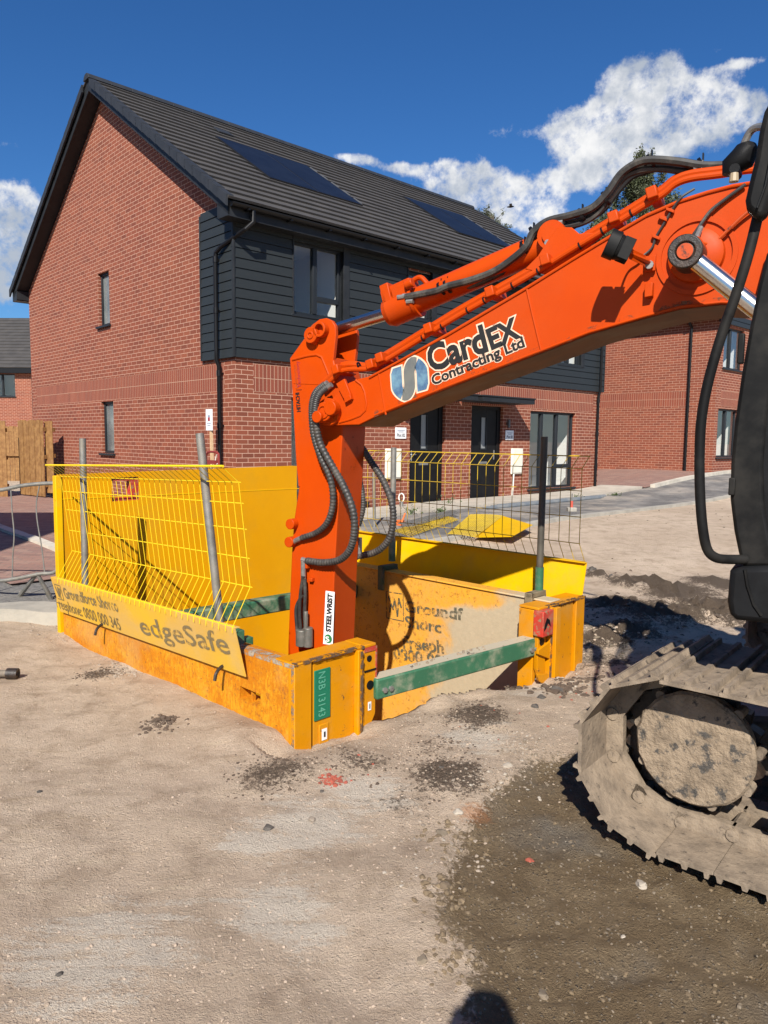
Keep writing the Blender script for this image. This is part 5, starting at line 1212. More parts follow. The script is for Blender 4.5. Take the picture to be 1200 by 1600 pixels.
    def loc(s):
        s %= peri
        if s < LEN: return U0 + s, ZC + RR, 0., 1.                      # top run, towards the back
        s -= LEN
        if s < math.pi * RR: a = s / RR; return U0 + LEN + RR * math.sin(a), ZC + RR * math.cos(a), math.sin(a), math.cos(a)
        s -= math.pi * RR
        if s < LEN: return U0 + LEN - s, ZC - RR, 0., -1.
        s -= LEN; a = s / RR; return U0 - RR * math.sin(a), ZC - RR * math.cos(a), -math.sin(a), -math.cos(a)
    sm_ = MB(); hwid = SW / 2; hp = pitch / 2 * .99
    prof = [(-hp, 0), (hp, 0), (hp, .012), (hp - .014, .015), (hp - .017, .036), (hp - .030, .036), (hp - .034, .015), (.014, .015), (.009, .031), (-.007, .031), (-.012, .015), (-hp + .030, .015), (-hp + .026, .036), (-hp + .012, .036), (-hp + .006, .013), (-hp, .012)]
    sm_.prism([(x, -hwid, z) for x, z in prof], (0, SW, 0))
    for sy in (-.085, .085):
        sm_.box((0, sy, -.035), (pitch * 1.05, .035, .075))
    sm_.cyl((pitch / 2, -.11, -.035), (pitch / 2, .11, -.035), .026, 10)
    for side, l0 in (('near', -SW / 2), ('far', -2.95)):
        first = None
        tr_ = bpy.data.objects.new('track', None); COL.objects.link(tr_); tr_.parent = EX
        for k in range(ns):
            s = (k + .35) * pitch; u, z, nx, nz = loc(s)
            if first is None: first = sm_.build('track_shoe', MUDS, tr_, None, bevel=0., ang=30); o = first
            else: o = first.copy(); COL.objects.link(o); o.parent = tr_
            nrm = UT * nx + ZU * nz; tx = LT.cross(nrm)
            mt = Matrix((tx, LT, nrm)).transposed().to_4x4()
            mt.translation = TP(u, z, l0) - XB - nrm * .02
            o.matrix_local = mt
        def part(mb, name, mat, **kw): return mb.build(name, mat, tr_, XB, **kw)
        dsk = MB(); c = TP(U0 + .045, ZC + .025, l0 + .14)
        n_ = 40; rings = []
        for rad, h in ((.205, -.10), (.224, -.02), (.226, .0), (.216, .012), (.13, .016), (.05, .017)):
            rings.append(dsk.vs([c + LT * (h + .006 * noise.noise(V((rad * 40, q * 1.3, 3)))) + (UT * math.cos(2 * math.pi * q / n_) + ZU * math.sin(2 * math.pi * q / n_)) * rad * (1 + .03 * noise.noise(V((q * .8, rad * 9, 1)))) for q in range(n_)]))
        for a_, b_ in zip(rings, rings[1:]):
            for q in range(n_): dsk.f.append([a_ + q, a_ + (q + 1) % n_, b_ + (q + 1) % n_, b_ + q])
        dsk.f.append([rings[-1] + q for q in range(n_)])
        part(dsk, 'drive_motor', MUD)
        bl = []
        for q in range(9): a = 2 * math.pi * q / 9 + .15; pc = c + (UT * math.cos(a) + ZU * math.sin(a)) * .228; bl.append(MB().cyl(pc - LT * .09, pc - LT * .012, .019, 10))
        [part(x_, 'sprocket_bolt', MUDS) for x_ in bl]
        sp = MB(); g = TP(U0, ZC, l0)
        tp = []
        for q in range(84):
            a = 2 * math.pi * q / 84; rr = .262 + .028 * max(-.6, min(.6, math.sin(a * 21))); tp.append(g + (UT * math.cos(a) + ZU * math.sin(a)) * rr - LT * .03)
        sp.prism(tp, LT * .06); part(sp, 'sprocket', GREASE)
        fr_ = MB().box(TP(U0 + 1.35, ZC, l0), (1.85, .26, .30), UT, LT); fr_.prism([TP(U0 + .45, ZC - .15, l0 - .1), TP(U0 + .45, ZC + .15, l0 - .1), TP(U0 + .1, ZC + .08, l0 - .1), TP(U0 + .1, ZC - .08, l0 - .1)], -LT * .12); part(fr_, 'track_frame', pmat('muddy frame', (.10, .08, .062), (.15, .12, .09), 6, .9, bump=.01, bscale=30), bevel=.02)
        for q in range(6):
            rl = MB(); cc = TP(U0 + .44 + q * .34, ZC - RR + .125, l0); rl.cyl(cc - LT * .15, cc + LT * .15, .075, 20); rl.cyl(cc + LT * .15, cc + LT * .175, .05, 16); rl.box(cc + LT * .12 + ZU * .06, (.2, .1, .05), UT, LT); part(rl, 'track_roller', MUDS, bevel=.006)
        idl = MB(); cc = TP(U0 + LEN, ZC, l0); idl.cyl(cc - LT * .09, cc + LT * .09, .26, 36); part(idl, 'idler', MUDS)
    bx_ = MB().box(TP(U0 + 1.3, .5, -1.2), (1.3, 1.5, .26), UT, LT); bx_.build('undercarriage', GREASE, **B, bevel=.03)
excavator()

# ---------------------------------------------------------------- garden fence at the back corner
def board_panel(name, label, px0, px1, d0, d1, ytop, ybot, pales, rails=True, mat=WOOD, group=None):
    a, b = at_d(px0, ybot, d0), at_d(px1, ybot, d1); top = at_d(px0, ytop, d0).z; z0 = min(a.z, b.z); a.z = b.z = 0
    d = (b - a).normalized(); n_ = V((-d.y, d.x, 0)); L = (b - a).length; H = top - z0
    T = thing(name, label, 'fence', (a.x, a.y, z0)); o = V((a.x, a.y, z0)); wd = L / pales
    rng = random.Random(int(px0 * 7 + 3))
    for k in range(pales):
        h = H + rng.uniform(-.02, .012)
        MB().box(o + d * wd * (k + .5) + V((0, 0, h / 2)) - n_ * (.011 if k % 2 else 0), (wd * .94, .02, h), d, n_).build('pale', mat, T, o, bevel=.003)
    if rails:
        for f in (.15, .52, .88): MB().box(o + d * L / 2 + n_ * .04 + V((0, 0, H * f)), (L, .05, .09), d, n_).build('rail', mat, T, o)
    return T
board_panel('garden_gate', 'open timber garden gate of upright boards catching the sun beside the house corner', 32, 71, 17.9, 17.2, 657, 772, 9)
board_panel('timber_fence', 'narrow timber fence strip fixed against the brick house corner', 73, 86, 17.3, 17.2, 658, 770, 2)
board_panel('timber_fence', 'shaded timber fence panel left of the open garden gate', -70, 13, 17.4, 17.4, 657, 776, 12)
T = board_panel('timber_fence', 'far timber fence with three rails seen through the open gate', 2, 40, 24, 24, 666, 752, 10, False)
o = T.location.copy()
for y0 in (672, 710):
    q0, q1 = at_d(2, y0, 23.9), at_d(40, y0, 23.9); MB().box((q0 + q1) / 2 - V((0, .05, 0)), ((q1 - q0).length, .06, .1), (q1 - q0).normalized(), (0, 1, 0)).build('rail', WOOD, T, o)
# ---------------------------------------------------------------- crowd barrier
def crowd_barrier():
    d0 = 7.15; a = at_d(40, 905, d0); base = V((a.x, a.y, 0)); T = thing('crowd_barrier', 'bent galvanised crowd barrier standing at the left edge of the picture', 'barrier', base)
    Q = lambda px, py: on_plane(px, py, base, V((.12, 1, 0)).normalized())
    MB().tube(smooth_path([Q(x, y) for x, y in ((-190, 905), (-195, 830), (-180, 785), (-120, 772), (-10, 766), (10, 764), (40, 758), (84, 755), (98, 760), (106, 790), (100, 860), (88, 892), (60, 897), (20, 905), (-20, 908), (-190, 912))], 5), .019, 10).build('tube_frame', GALV, T, base)
    for ps in (((17, 766), (19, 800), (22, 835), (20, 870), (19, 904)), ((62, 757), (57, 785), (58, 812), (65, 855), (70, 896)), ((-30, 768), (-30, 908)), ((-75, 770), (-76, 909)), ((-120, 773), (-121, 910))): MB().tube(smooth_path([Q(*p) for p in ps], 5), .0065, 8).build('upright', GALV, T, base)
    f0 = Q(58, 896); g1, g2 = at_z(30, 932), at_z(80, 936)
    for g in (g1, g2): mb = MB(); d = (g - f0).normalized(); mb.tube([f0, g - d * .02, g], [.017, .024, .02], 8); mb.build('foot', GALV, T, base)
    f1 = Q(-150, 911)
    for dy in (-.22, .22): MB().tube([f1, f1 + V((.02, dy, -f1.z + .01))], [.017, .024], 8).build('foot', GALV, T, base)
crowd_barrier()
# ---------------------------------------------------------------- signs
def stake_sign():
    pl_ = hw(-.30, 0, 0); Q = lambda px, py: on_plane(px, py, pl_, D1)
    b0 = Q(333, 745); b0.z = gbase(b0.x, b0.y); T = thing('stake_sign', 'small white sign on a pale timber stake in front of the gable wall', 'sign', b0)
    t0 = Q(330, 668)
    MB().box((t0 + b0) / 2, (.035, .05, (t0 - b0).length), D1, D2, (t0 - b0).normalized()).build('stake', WOODP, T, b0)
    c = Q(329.5, 656); u = V((0, 0, 1)); e = V((-D1.x, -D1.y, 0)); ex = -D2
    bd = MB().box(c + e * .03, (.20, .01, .34), ex, e, u).build('sign_board', SIGNW, T, b0)
    MB().box(c + e * .036 + u * .06, (.07, .002, .03), ex, e, u).build('print', INKBL, bd, b0); MB().box(c + e * .036 + u * .01, (.06, .002, .06), ex, e, u).build('print', INKR, bd, b0)
    for k, w_ in enumerate((.12, .10)): MB().box(c + e * .036 - u * (.06 + .03 * k), (w_, .002, .012), ex, e, u).build('print', INKBL, bd, b0)
stake_sign()
def plot_sign(c, txt, lab):
    T = thing('plot_sign', lab, 'sign', hw(c[0], -.01, c[1]), 0, None); b0 = T.location.copy(); e = -D2; u = V((0, 0, 1))
    bd = MB().box(hw(c[0], -.012, c[1]), (.30, .015, .22), D1, D2, u).build('sign_board', SIGNW, T, b0, bevel=.006)
    lettering(txt, hw(c[0] - .11, -.0205, c[1] - .07), D1, u, .22, .065, pmat('dark print', (.06, .06, .07), rough=.5), bd, b0, 'lettering', .02, .001)
    for k, w_ in enumerate((.20, .14)): MB().box(hw(c[0], -.021, c[1] + .055 - .03 * k), (w_, .001, .012), D1, D2, u).build('print', INKBL, bd, b0)
plot_sign((3.72, 1.72), 'Plot 82', 'white plot sign on the brick beside the left black door')
plot_sign((7.19, 1.72), 'Plot 81', 'shaded white plot sign on the brick beside the right black door')
# ---------------------------------------------------------------- bits lying by the pavement
def gp(px, py, dz=0.):
    z = .2
    for _ in range(6): p = at_z(px, py, z); z = gz(p.x, p.y) + dz
    return p
def lying_mesh(name, lab, quad, lift, mat, board=None, nu=26, nv=7):
    q = [gp(*p, .06 + l) for p, l in zip(quad, lift)]; base = gp(*quad[0]); T = thing(name, lab, 'barrier', base)
    def S(u, v): p = (q[0] * (1 - u) + q[1] * u) * (1 - v) + (q[3] * (1 - u) + q[2] * u) * v; return p + V((0, 0, .012 * math.sin(3.1 * v)))
    mb = MB()
    for i in range(nu + 1): mb.tube([S(i / nu, v / 6) for v in range(7)], .006, 5)
    for j in range(nv + 1): mb.tube([S(u / 4, j / nv) for u in range(5)], .006, 5)
    mb.build('wire_mesh', mat, T, base)
    if board:
        bq = [gp(*p, l) for p, l in board]; nrm = (bq[1] - bq[0]).cross(bq[2] - bq[0]).normalized(); nrm = nrm if nrm.z > 0 else -nrm
        MB().prism(bq, -nrm * .008).build('toe_board', YEL, T, base)
lying_mesh('loose_barrier', 'bright yellow mesh barrier dropped flat on the pavement', [(700, 834), (735, 804), (786, 806), (742, 839)], (0, .0, .02, .02), YELD, [((742, 839), .06), ((786, 806), .08), ((832, 820), .14), ((800, 838), .13)], 26, 14)
lying_mesh('loose_barrier', 'muddy mesh barrier lying flat left of the bright yellow one', [(612, 830), (690, 806), (716, 812), (640, 838)], (0, 0, 0, 0), YELWD, None, 22, 10)
lying_mesh('loose_barrier', 'grey wire mesh panel lying along the concrete path', [(622, 818), (704, 797), (716, 801), (640, 824)], (.02, .05, .05, .0), GALV, None, 30, 6)
b = gp(585, 826); T = thing('fence_post', 'thin grey fence post standing in the pavement beside the arm', 'post', b); t = on_plane(584, 738, b, V((0, 1, 0))); MB().tube([b, t], .024, 12).build('tube', GALV, T, b); MB().cyl(b, b + V((0, 0, .03)), .06, 14).build('foot', GALV, T, b)
b = gp(844, 811); T = thing('drink_bottle', 'small drink bottle with blue top left standing on the pavement', 'bottle', b)
MB().tube([b, b + V((0, 0, .02)), b + V((0, 0, .13)), b + V((0, 0, .17))], [.032, .036, .036, .03], 16).build('bottle_base', pmat('dark red cola', (.09, .015, .012), rough=.15), T, b)
MB().tube([b + V((0, 0, .17)), b + V((0, 0, .23)), b + V((0, 0, .28)), b + V((0, 0, .31))], [.031, .034, .016, .015], 16).build('bottle_top', pmat('pale blue plastic', (.10, .28, .38), rough=.2), T, b)
b = gp(893, 801); T = thing('marker_block', 'short red tipped marker in a small concrete block on the pavement', 'marker', b)
MB().box(b + V((0, 0, .05)), (.16, .16, .10)).build('block', KERB, T, b, bevel=.01); MB().cyl(b + V((0, 0, .1)), b + V((0, 0, .22)), .025, 12).build('red_sleeve', pmat('red sleeve', (.50, .09, .06), rough=.5), T, b); MB().cyl(b + V((0, 0, .22)), b + V((0, 0, .36)), .012, 10).build('rod', GALV, T, b)
b = gp(627, 797); T = thing('duct_stub', 'white looped cable end standing out of a grey duct by the wall', 'duct', b)
MB().cyl(b, b + V((0, 0, .16)), .04, 14).build('duct', GALV, T, b); MB().tube([b + V((.05 * math.cos(a), 0, .24 + .08 * math.sin(a))) for a in [k * math.pi / 8 for k in range(-3, 12)]], .012, 8).build('cable_loop', WHITEP, T, b)
b = gp(760, 790); T = thing('pipe_bundle', 'dusty blue grey pipes lying along the pavement by the path', 'pipe', hw(4.9, -1.5, .32))
for k in range(3): MB().tube([hw(4.4 + .3 * k, -1.62 + .09 * k, .32 + .0), hw(8.6 + .25 * k, -1.55 + .09 * k, .33)], .04, 10).build('pipe', pmat('dusty blue pipe', (.13, .15, .17), (.22, .22, .21), 4, .8), T, T.location)
b = gp(628, 822); T = thing('cable_spool', 'small orange reel of line lying beside the grey mesh', 'reel', b)
MB().ring(b + V((0, 0, .02)), V((.3, -.4, 1)), .05, .11, .03, 20).build('line', pmat('orange line', (.6, .14, .03), rough=.7), T, b); MB().tube([b + V((-.08, 0, .02)), b + V((0, 0, .06)), b + V((.05, .05, .2))], .015, 8).build('handle', MATS['orange line'], T, b)
def red_trolley():
    Q = lambda px, py: on_plane(px, py, hw(-.5, 0, 0), D1); b = Q(325, 750); b.z = gbase(b.x, b.y); T = thing('hose_trolley', 'dark red tube trolley with a hose loop leaning on the gable', 'trolley', b)
    rm = pmat('dull red tube', (.22, .03, .025), rough=.5)
    MB().tube(smooth_path([Q(322, 745), Q(322, 715), Q(325, 707), Q(332, 706), Q(340, 708), Q(342, 716), Q(342, 745)], 5), .018, 8).build('frame', rm, T, b)
    MB().box(Q(331, 722), (.3, .05, .06), D2, D1).build('crossbar', rm, T, b)
    MB().tube(smooth_path([Q(336, 722), Q(338, 712), Q(341, 711), Q(342, 722), Q(338, 726)], 5), .008, 6).build('hose_loop', WHITEP, T, b)
red_trolley()
# scaffold tube end on the dirt at the left edge
b = at_z(20, 1058); b.z = gz(b.x, b.y); T = thing('scaffold_tube', 'short rusty scaffold tube end lying on the dirt at the left edge', 'tube', b)
MB().ring(b + V((.03, .0, .035)), V((-1, -.06, .02)), .017, .025, .55, 16).build('tube', pmat('rusty tube', (.16, .13, .10), (.24, .20, .15), 20, .7, metal=.3, bump=.001), T, b); MB().ring(b + V((.035, 0, .035)), V((-1, -.06, .02)), .024, .037, .07, 14).build('coupler', GREASE, T, b)

# ---------------------------------------------------------------- weeds, trees, bird
LEAF = pmat('leaf', (.045, .075, .02), (.08, .11, .03), 30, .6)
LEAFD = pmat('dark leaf', (.05, .065, .03), (.10, .11, .05), 3, .65)
BARK = pmat('bark', (.10, .08, .06), (.06, .05, .04), 10, .9)
def leaf_quad(mb, p, s, rng):
    d = V((rng.gauss(0, 1), rng.gauss(0, 1), rng.gauss(0, .7))).normalized(); n_ = d.orthogonal().normalized(); n_.rotate(Matrix.Rotation(rng.uniform(0, 6.28), 3, d)); w_ = d.cross(n_)
    mb.face([p - d * s, p + w_ * s * .45, p + d * s, p - w_ * s * .45])
for px, py, h in ((702, 791, .16), (640, 806, .14), (690, 803, .10), (905, 782, .12), (962, 776, .10)):
    b = gp(px, py); T = thing('weed', {702: 'green weed growing at the path edge below the right door', 640: 'green weed beside the white duct stub', 690: 'small weed beside the muddy mesh barrier', 905: 'low weed at the kerb near the marker block', 962: 'low weed on the kerb in front of the right brick house'}[px], 'plant', b); rng = random.Random(px)
    mb = MB(); mb.fix = False
    for k in range(70): r = rng.gauss(0, h * .8); leaf_quad(mb, b + V((rng.gauss(0, h * .7), rng.gauss(0, h * .7), abs(rng.gauss(0, h * .5)))), .028, rng)
    mb.build('leaves', LEAF, T, b, smooth=False)
    mb = MB()
    for k in range(6): mb.tube([b, b + V((rng.gauss(0, h * .4), rng.gauss(0, h * .4), h))], .004, 5)
    mb.build('stem', LEAF, T, b)
def tree(label, base, H, lobes, nleaf, ls, seed):
    rng = random.Random(seed); T = thing('tree', label, 'tree', base)
    tk = MB(); tk.tube([base, base + V((.1, 0, H * .35)), base + V((0, .1, H * .7)), base + V((0, 0, H * .97))], [.28, .22, .12, .03], 10); br = []
    cr = MB(); cr.fix = False
    for (cx, cz, rx, rz) in lobes:
        c = base + V((cx, rng.uniform(-.5, .5), cz)); tk.tube([base + V((0, 0, cz - rz * .9)), c.lerp(base + V((0, 0, cz)), .4), c], [.09, .06, .02], 6)
        for k in range(14):
            sub = c + V((rng.gauss(0, rx * .5), rng.gauss(0, rx * .5), rng.gauss(0, rz * .5))); tk.tube([c, sub], [.025, .008], 5)
            for q in range(nleaf): leaf_quad(cr, sub + V((rng.gauss(0, rx * .16), rng.gauss(0, rx * .16), rng.gauss(0, rz * .2))), ls * rng.uniform(.6, 1.3), rng)
    tk.build('trunk', BARK, T, base); cr.build('crown', LEAFD, T, base, smooth=False)
b = at_d(985, 700, 46); b.z = .6
tree('tall dark tree standing far behind the excavator boom', b, 18.0, [(0, 17.2, .7, 1.1), (-.7, 15.9, .9, 1.0), (.7, 16.2, .8, 1.2), (1.3, 15.0, .8, 1.2), (-1.5, 14.6, 1.0, 1.0), (0, 14.5, 1.2, 1.2), (-2.2, 13.4, 1.0, .9), (1.4, 13.2, 1.2, 1.1), (-.8, 12.8, 1.3, 1.0), (.4, 11.5, 1.8, 1.2), (-1.8, 11.4, 1.4, 1.1)], 330, .075, 3)
b = at_d(762, 700, 44); b.z = .5
tree('bare topped tree showing just above the house ridge', b, 14.5, [(-.3, 14.1, .45, .45), (.1, 13.8, .4, .5), (.5, 13.2, .4, .4), (-.5, 13.6, .6, .6), (.2, 12.4, 1.0, .8), (-1.0, 12.8, .8, .8), (0, 11.0, 1.5, 1.0)], 34, .055, 5)
b = at_d(798, 323, 60); T = tag(MB().build('bird', None), 'small dark bird flying in front of the clouds above the roof', 'bird') if False else None
mb = MB(); X = V((1, 0, .1)); 
mb.tube([b + X * .22, b + X * .12, b, b - X * .16, b - X * .24], [.01, .05, .07, .045, .02], 10)
for sg in (-1, 1): mb.prism([b + X * .1, b - X * .08, b - X * .14 + V((0, sg * .25, .10)), b - X * .12 + V((0, sg * .45, .06 + .1 * (sg > 0))), b + X * .03 + V((0, sg * .25, .12))], (0, 0, -.012))
mb.v = [b + (v - b) * 1.3 for v in mb.v]
tag(mb.build('bird', BLK), 'small dark bird flying in front of the clouds above the roof', 'bird')

# ---------------------------------------------------------------- loose stones
def rock_proto(seed, sub=2):
    bm = bmesh.new(); bmesh.ops.create_icosphere(bm, subdivisions=sub, radius=1); rng = random.Random(seed); o = V((rng.uniform(0, 50), 0, 0))
    for v in bm.verts:
        v.co *= 1 + .55 * noise.noise(v.co * 1.2 + o) + .25 * noise.noise(v.co * 2.6 + o)
        v.co.z *= .6
    vs = [v.co.copy() for v in bm.verts]; fs = [[v.index for v in f.verts] for f in bm.faces]; bm.free(); return vs, fs
ROCKS = [rock_proto(k) for k in range(5)]; PEB = [rock_proto(k + 9, 1) for k in range(5)]
def put_rock(mb, lib, p, r, rng):
    vs, fs = lib[rng.randrange(len(lib))]; a = rng.uniform(0, 6.28); sx, sy = rng.uniform(.75, 1.3), rng.uniform(.75, 1.2); i = len(mb.v); ca, sa = math.cos(a), math.sin(a)
    for v in vs: x, y = v.x * sx * r, v.y * sy * r; mb.v.append(p + V((x * ca - y * sa, x * sa + y * ca, v.z * r)))
    mb.f += [[i + q for q in f] for f in fs]
STONE = pmat('dusty stone', (.33, .27, .21), (.22, .18, .14), 20, .9, bump=.003, bscale=80)
STONED = pmat('dark stone', (.06, .052, .045), (.11, .095, .08), 20, .85, bump=.003, bscale=80)
STONEW = pmat('chalky stone', (.40, .35, .285), (.31, .265, .21), 20, .9)
STONEG = pmat('grey gravel', (.15, .12, .085), (.22, .175, .125), 15, .9)
BRK = pmat('crushed red brick', (.36, .085, .05), (.27, .07, .05), 30, .9)
rng = random.Random(11)
def gravel(name, mat, spots, lab=None):
    mb = MB()
    for px, py, n, spread, r0, r1 in spots:
        c = at_z(px, py) if isinstance(px, (int, float)) else px
        for k in range(n):
            x, y = c.x + rng.gauss(0, spread), c.y + rng.gauss(0, spread)
            d = V((x, y, 0)) - P1L
            if in_pit(x, y) or (-.03 < d.dot(BE) < 2.55 and .0 < d.dot(BN) < 3.2): continue
            r = rng.uniform(r0, r1) * rng.choice((.6, .8, 1, 1)); put_rock(mb, PEB, V((x, y, gz(x, y) + r * rng.uniform(-.1, .25))), r, rng)
    tag(mb.build(name, mat, smooth=False), kind='stuff')
uni = []
def scatter(n, x0, x1, y0, y1, r0, r1, keep=None):
    out = []
    for k in range(n):
        y = y0 + (y1 - y0) * rng.random() ** 1.5; x = rng.uniform(max(x0, -.62 * y - .3), min(x1, .6 * y + .3))
        if keep and not keep(x, y): continue
        out.append((V((x, y, 0)), 0, 1, .001, r0, r1))
    return out
wetk = lambda x, y: poly_sd(x, y, WET) > -.05
DIRTC = pmat('dirt crumb', (.42, .33, .25), (.30, .235, .175), 40, .95)
WETC = pmat('damp crumb', (.20, .145, .085), (.12, .088, .055), 40, .9)
gravel('dirt_crumbs', DIRTC, scatter(6500, -4, 4, 1.1, 6.5, .002, .0075, lambda x, y: not wetk(x, y)) + [(560, 1200, 260, .28, .003, .008), (720, 1180, 260, .28, .003, .008), (640, 1290, 120, .2, .003, .007), (960, 1000, 200, .3, .005, .016)])
gravel('damp_crumbs', WETC, scatter(2600, -.2, 4, 1.1, 4.5, .003, .009, wetk) + [(705, 1310, 60, .07, .004, .016), (700, 1400, 50, .06, .004, .018), (715, 1500, 50, .06, .004, .016)])
gravel('gravel', STONE, scatter(700, -4, 4, 1.2, 8, .003, .006, lambda x, y: not wetk(x, y)) + [(820, 1170, 90, .10, .004, .012), (770, 1215, 80, .10, .004, .012), (700, 1330, 50, .10, .004, .010), (215, 1040, 260, .11, .004, .014), (690, 1290, 30, .10, .005, .014), (560, 1160, 60, .2, .003, .009), (760, 1110, 50, .25, .003, .010), (100, 985, 60, .15, .005, .014), (680, 1125, 90, .22, .003, .012)])
gravel('gravel', STONEG, scatter(2600, -.2, 4, 1.2, 4.5, .0025, .0065, wetk) + [(850, 1330, 120, .3, .003, .009), (930, 1000, 120, .35, .008, .03), (990, 960, 120, .4, .008, .03), (850, 1190, 80, .10, .004, .011), (640, 830, 90, .5, .01, .03), (1000, 830, 60, 1.2, .01, .03)])
gravel('gravel', STONEW, scatter(40, -3, 3, 1.2, 6, .002, .005) + [(815, 1160, 30, .10, .004, .012), (770, 1230, 22, .10, .004, .012), (900, 1060, 50, .14, .006, .02), (960, 990, 30, .2, .006, .02), (570, 1240, 20, .15, .003, .006), (690, 1370, 14, .10, .004, .009), (200, 1050, 40, .10, .004, .010)])
gravel('soil_crumbs', pmat('brown soil crumb', (.075, .052, .037), (.13, .093, .066), 25, .95), [(px, py, int(330 * k), r * .40, .003, .010) for px, py, r, k in SOIL[:8]] + [(870, 1072, 60, .10, .01, .035), (905, 1060, 40, .10, .008, .03), (255, 1135, 60, .06, .008, .02), (960, 965, 70, .4, .008, .022), (1010, 905, 20, .5, .01, .025)])
gravel('brick_crumbs', BRK, [(520, 1222, 90, .03, .003, .013), (545, 1205, 8, .08, .004, .01), (905, 1080, 5, .08, .006, .015), (800, 1130, 6, .2, .004, .009)])
named = [((418, 1297), .022, STONED, 'dark rounded stone alone on the pale dirt'), ((487, 1281), .02, STONE, 'grey stone beside a small hollow in the dirt'), ((692, 1298), .028, STONEG, 'flat grey stone on the dirt near the wet patch'), ((836, 1105), .025, STONED, 'black stone near the far corner post'),
         ((1004, 1372), .024, STONEW, 'white stone on the dark wet gravel'), ((827, 1330), .018, BRK, 'red brick fragment on the dark wet gravel'), ((693, 1390), .03, pmat('mud clod', (.13, .095, .06), (.17, .125, .085), 20, .95, bump=.004), 'brown mud clod at the edge of the wet gravel'), ((372, 1205), .018, STONE, 'small pale stone left of the dark soil patch'),
         ((62, 1246), .014, STONED, 'small dark stone on the bare dirt at the left'), ((92, 1526), .012, STONED, 'tiny dark stone near the lower left corner'), ((716, 1268), .03, STONEW, 'chalky stone on the rim of the wet gravel'), ((793, 1200), .03, STONEW, 'pale stone where the wet gravel begins'), ((503, 1238), .014, STONED, 'tiny black stone below the brick crumbs'), ((690, 1210), .016, STONED, 'small dark stone on the soil patch'),
         ((845, 1090), .03, STONED, 'dark clod against the far corner post'), ((868, 1078), .055, STONED, 'largest black tarmac lump by the far corner post'), ((935, 1325), .016, STONEG, 'grey pebble left of the white stone on the wet gravel'), ((850, 1535), .02, STONEG, 'grey stone near the bottom of the wet gravel'), ((975, 1450), .014, STONEW, 'white chip on the lower wet gravel'), ((660, 1498), .022, STONEG, 'grey stone at the bottom edge of the wet gravel'),
         ((955, 905), .05, STONED, 'dark clod in the shadow of the boom'), ((925, 900), .07, STONED, 'heap of dark earth right of the far toe board')]
for (px, py), r, m_, lab in named:
    p = at_z(px, py); r *= .8; p.z = gz(p.x, p.y) + r * .1; mb = MB(); put_rock(mb, ROCKS, p, r, rng)
    tag(mb.build('stone', m_, ang=24), lab, 'stone', 'stones lying on the dirt')

# ---------------------------------------------------------------- the neighbour whose shade lies over the paving, left of the view
def house_left():
    ZB = .0; c = V((-7.35, 7.4, ZB)); H = thing('brick_house', 'red brick house just left of the view shading the block paving', 'house', c, R(8))
    W, D = 9.0, 8.0; wall = MB(); P = lambda u, v, w_=0: V((-u, -w_, v))
    h1, h2 = (1.5, 3.0, .9, 2.1), (1.5, 3.0, 3.5, 4.7)
    cut_wall(wall, 0, W, 0, 5.0, [h1, h2], P)
    for h in (h1, h2): reveal(wall, h, P, lambda u, v: P(u, v, .12))
    wall.face([V((0, 0, 0)), V((0, -D, 0)), V((0, -D, 5)), V((0, -D / 2, 7.6)), V((0, 0, 5))]); wall.face([V((-W, 0, 0)), V((-W, -D, 0)), V((-W, -D, 5)), V((-W, -D / 2, 7.6)), V((-W, 0, 5))]); wall.face([V((0, -D, 0)), V((-W, -D, 0)), V((-W, -D, 5)), V((0, -D, 5))])
    wall.build('wall', BR, H, smooth=False); window(H, P, h1, (2.25,), None); window(H, P, h2, (2.25,), None)
    rf = MB(); ln = (D / 2 + .3) * math.hypot(1, .66); roof_slope(rf, V((.3, .3, 4.95)), V((-W - .3, .3, 4.95)), V((0, -1, .66)), ln); roof_slope(rf, V((-W - .3, -D - .3, 4.95)), V((.3, -D - .3, 4.95)), V((0, 1, .66)), ln); rf.build('roof', TILE, H, smooth=False)
house_left()

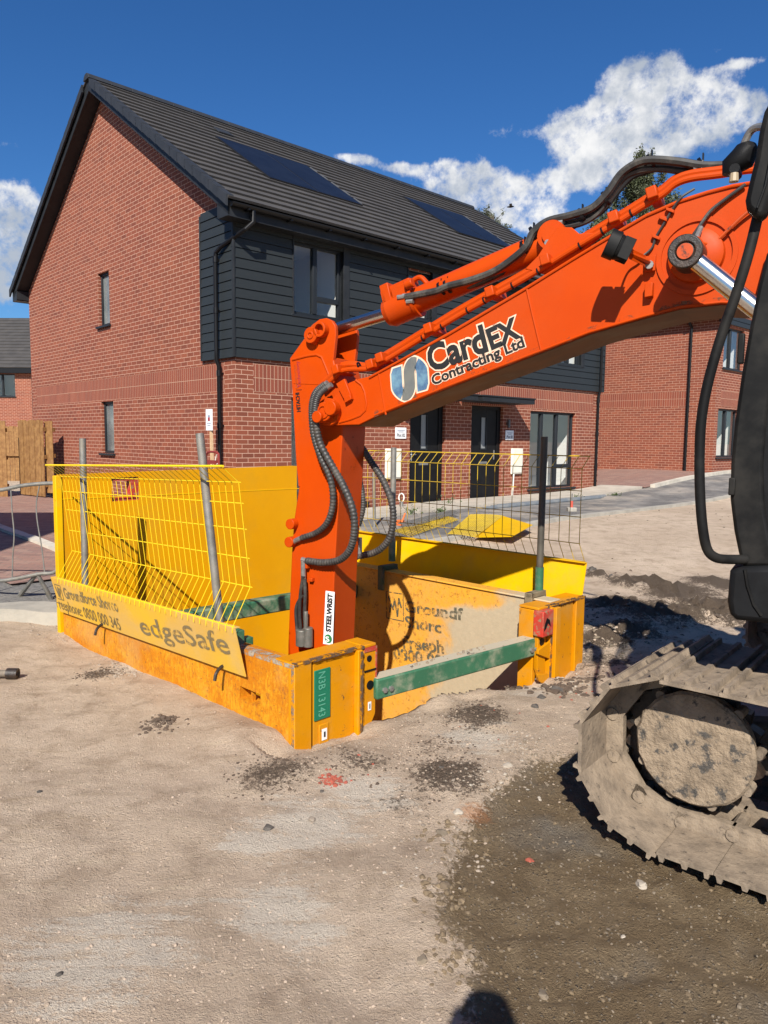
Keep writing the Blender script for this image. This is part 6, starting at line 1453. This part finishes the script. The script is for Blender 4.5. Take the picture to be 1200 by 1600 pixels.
# ---------------------------------------------------------------- the photographer, whose shadow reaches the foot of the picture
def person():
    y0 = -.34; base = V((-.03, y0, 0.01)); T = None
    J = {'pel': (0, 0, .95), 'sp': (0, .01, 1.18), 'ch': (0, 0, 1.38), 'nk': (0, .01, 1.52), 'hd': (0, .04, 1.62), 'tp': (0, .04, 1.76)}
    E_ = [('pel', 'sp'), ('sp', 'ch'), ('ch', 'nk'), ('nk', 'hd'), ('hd', 'tp')]; rad = {'pel': .15, 'sp': .14, 'ch': .15, 'nk': .058, 'hd': .07, 'tp': .06}
    for s_, sg in (('l', -1), ('r', 1)):
        J.update({s_ + 'hip': (.09 * sg, 0, .88), s_ + 'kn': (.11 * sg, .02, .48), s_ + 'an': (.12 * sg, -.02, .08), s_ + 'toe': (.14 * sg, .17, .04), s_ + 'sh': (.19 * sg, 0, 1.42), s_ + 'el': (.24 * sg, .12, 1.16), s_ + 'wr': (.10 * sg, .25, 1.42), s_ + 'hn': (.07 * sg, .265, 1.50)})
        E_ += [('pel', s_ + 'hip'), (s_ + 'hip', s_ + 'kn'), (s_ + 'kn', s_ + 'an'), (s_ + 'an', s_ + 'toe'), ('ch', s_ + 'sh'), (s_ + 'sh', s_ + 'el'), (s_ + 'el', s_ + 'wr'), (s_ + 'wr', s_ + 'hn')]
        rad.update({s_ + 'hip': .095, s_ + 'kn': .062, s_ + 'an': .042, s_ + 'toe': .035, s_ + 'sh': .06, s_ + 'el': .042, s_ + 'wr': .03, s_ + 'hn': .028})
        for k in range(4): n_ = s_ + 'f%d' % k; J[n_] = (.045 * sg, .265 - .004 * k, 1.585 - .02 * k); E_.append((s_ + 'hn', n_)); rad[n_] = .008
        n_ = s_ + 'th'; J[n_] = (.035 * sg, .25, 1.48); E_.append((s_ + 'hn', n_)); rad[n_] = .009
    ks = list(J); me = bpy.data.meshes.new('person'); me.from_pydata([J[k] for k in ks], [(ks.index(a), ks.index(b)) for a, b in E_], [])
    o = bpy.data.objects.new('person', me); COL.objects.link(o); o.location = base
    md = o.modifiers.new('skin', 'SKIN'); md.use_smooth_shade = True
    for k, sv in zip(ks, me.skin_vertices[0].data): sv.radius = (rad[k], rad[k] * (.8 if k in ('pel', 'sp', 'ch') else 1)); sv.use_root = k == 'pel'
    sb = o.modifiers.new('sub', 'SUBSURF'); sb.levels = sb.render_levels = 1
    me.materials.append(pmat('dark work clothes', (.05, .05, .055), rough=.9))
    tag(o, 'person in dark work clothes standing behind the view, hands raised to the chest', 'person')
    hr = MB(); hr.tube([base + V((0, .02, 1.64)), base + V((0, .02, 1.72)), base + V((0, .03, 1.78)), base + V((0, .03, 1.80))], [.082, .088, .065, .03], 16).build('hair', pmat('dark hair', (.03, .022, .016), rough=.8), o, base)
person()
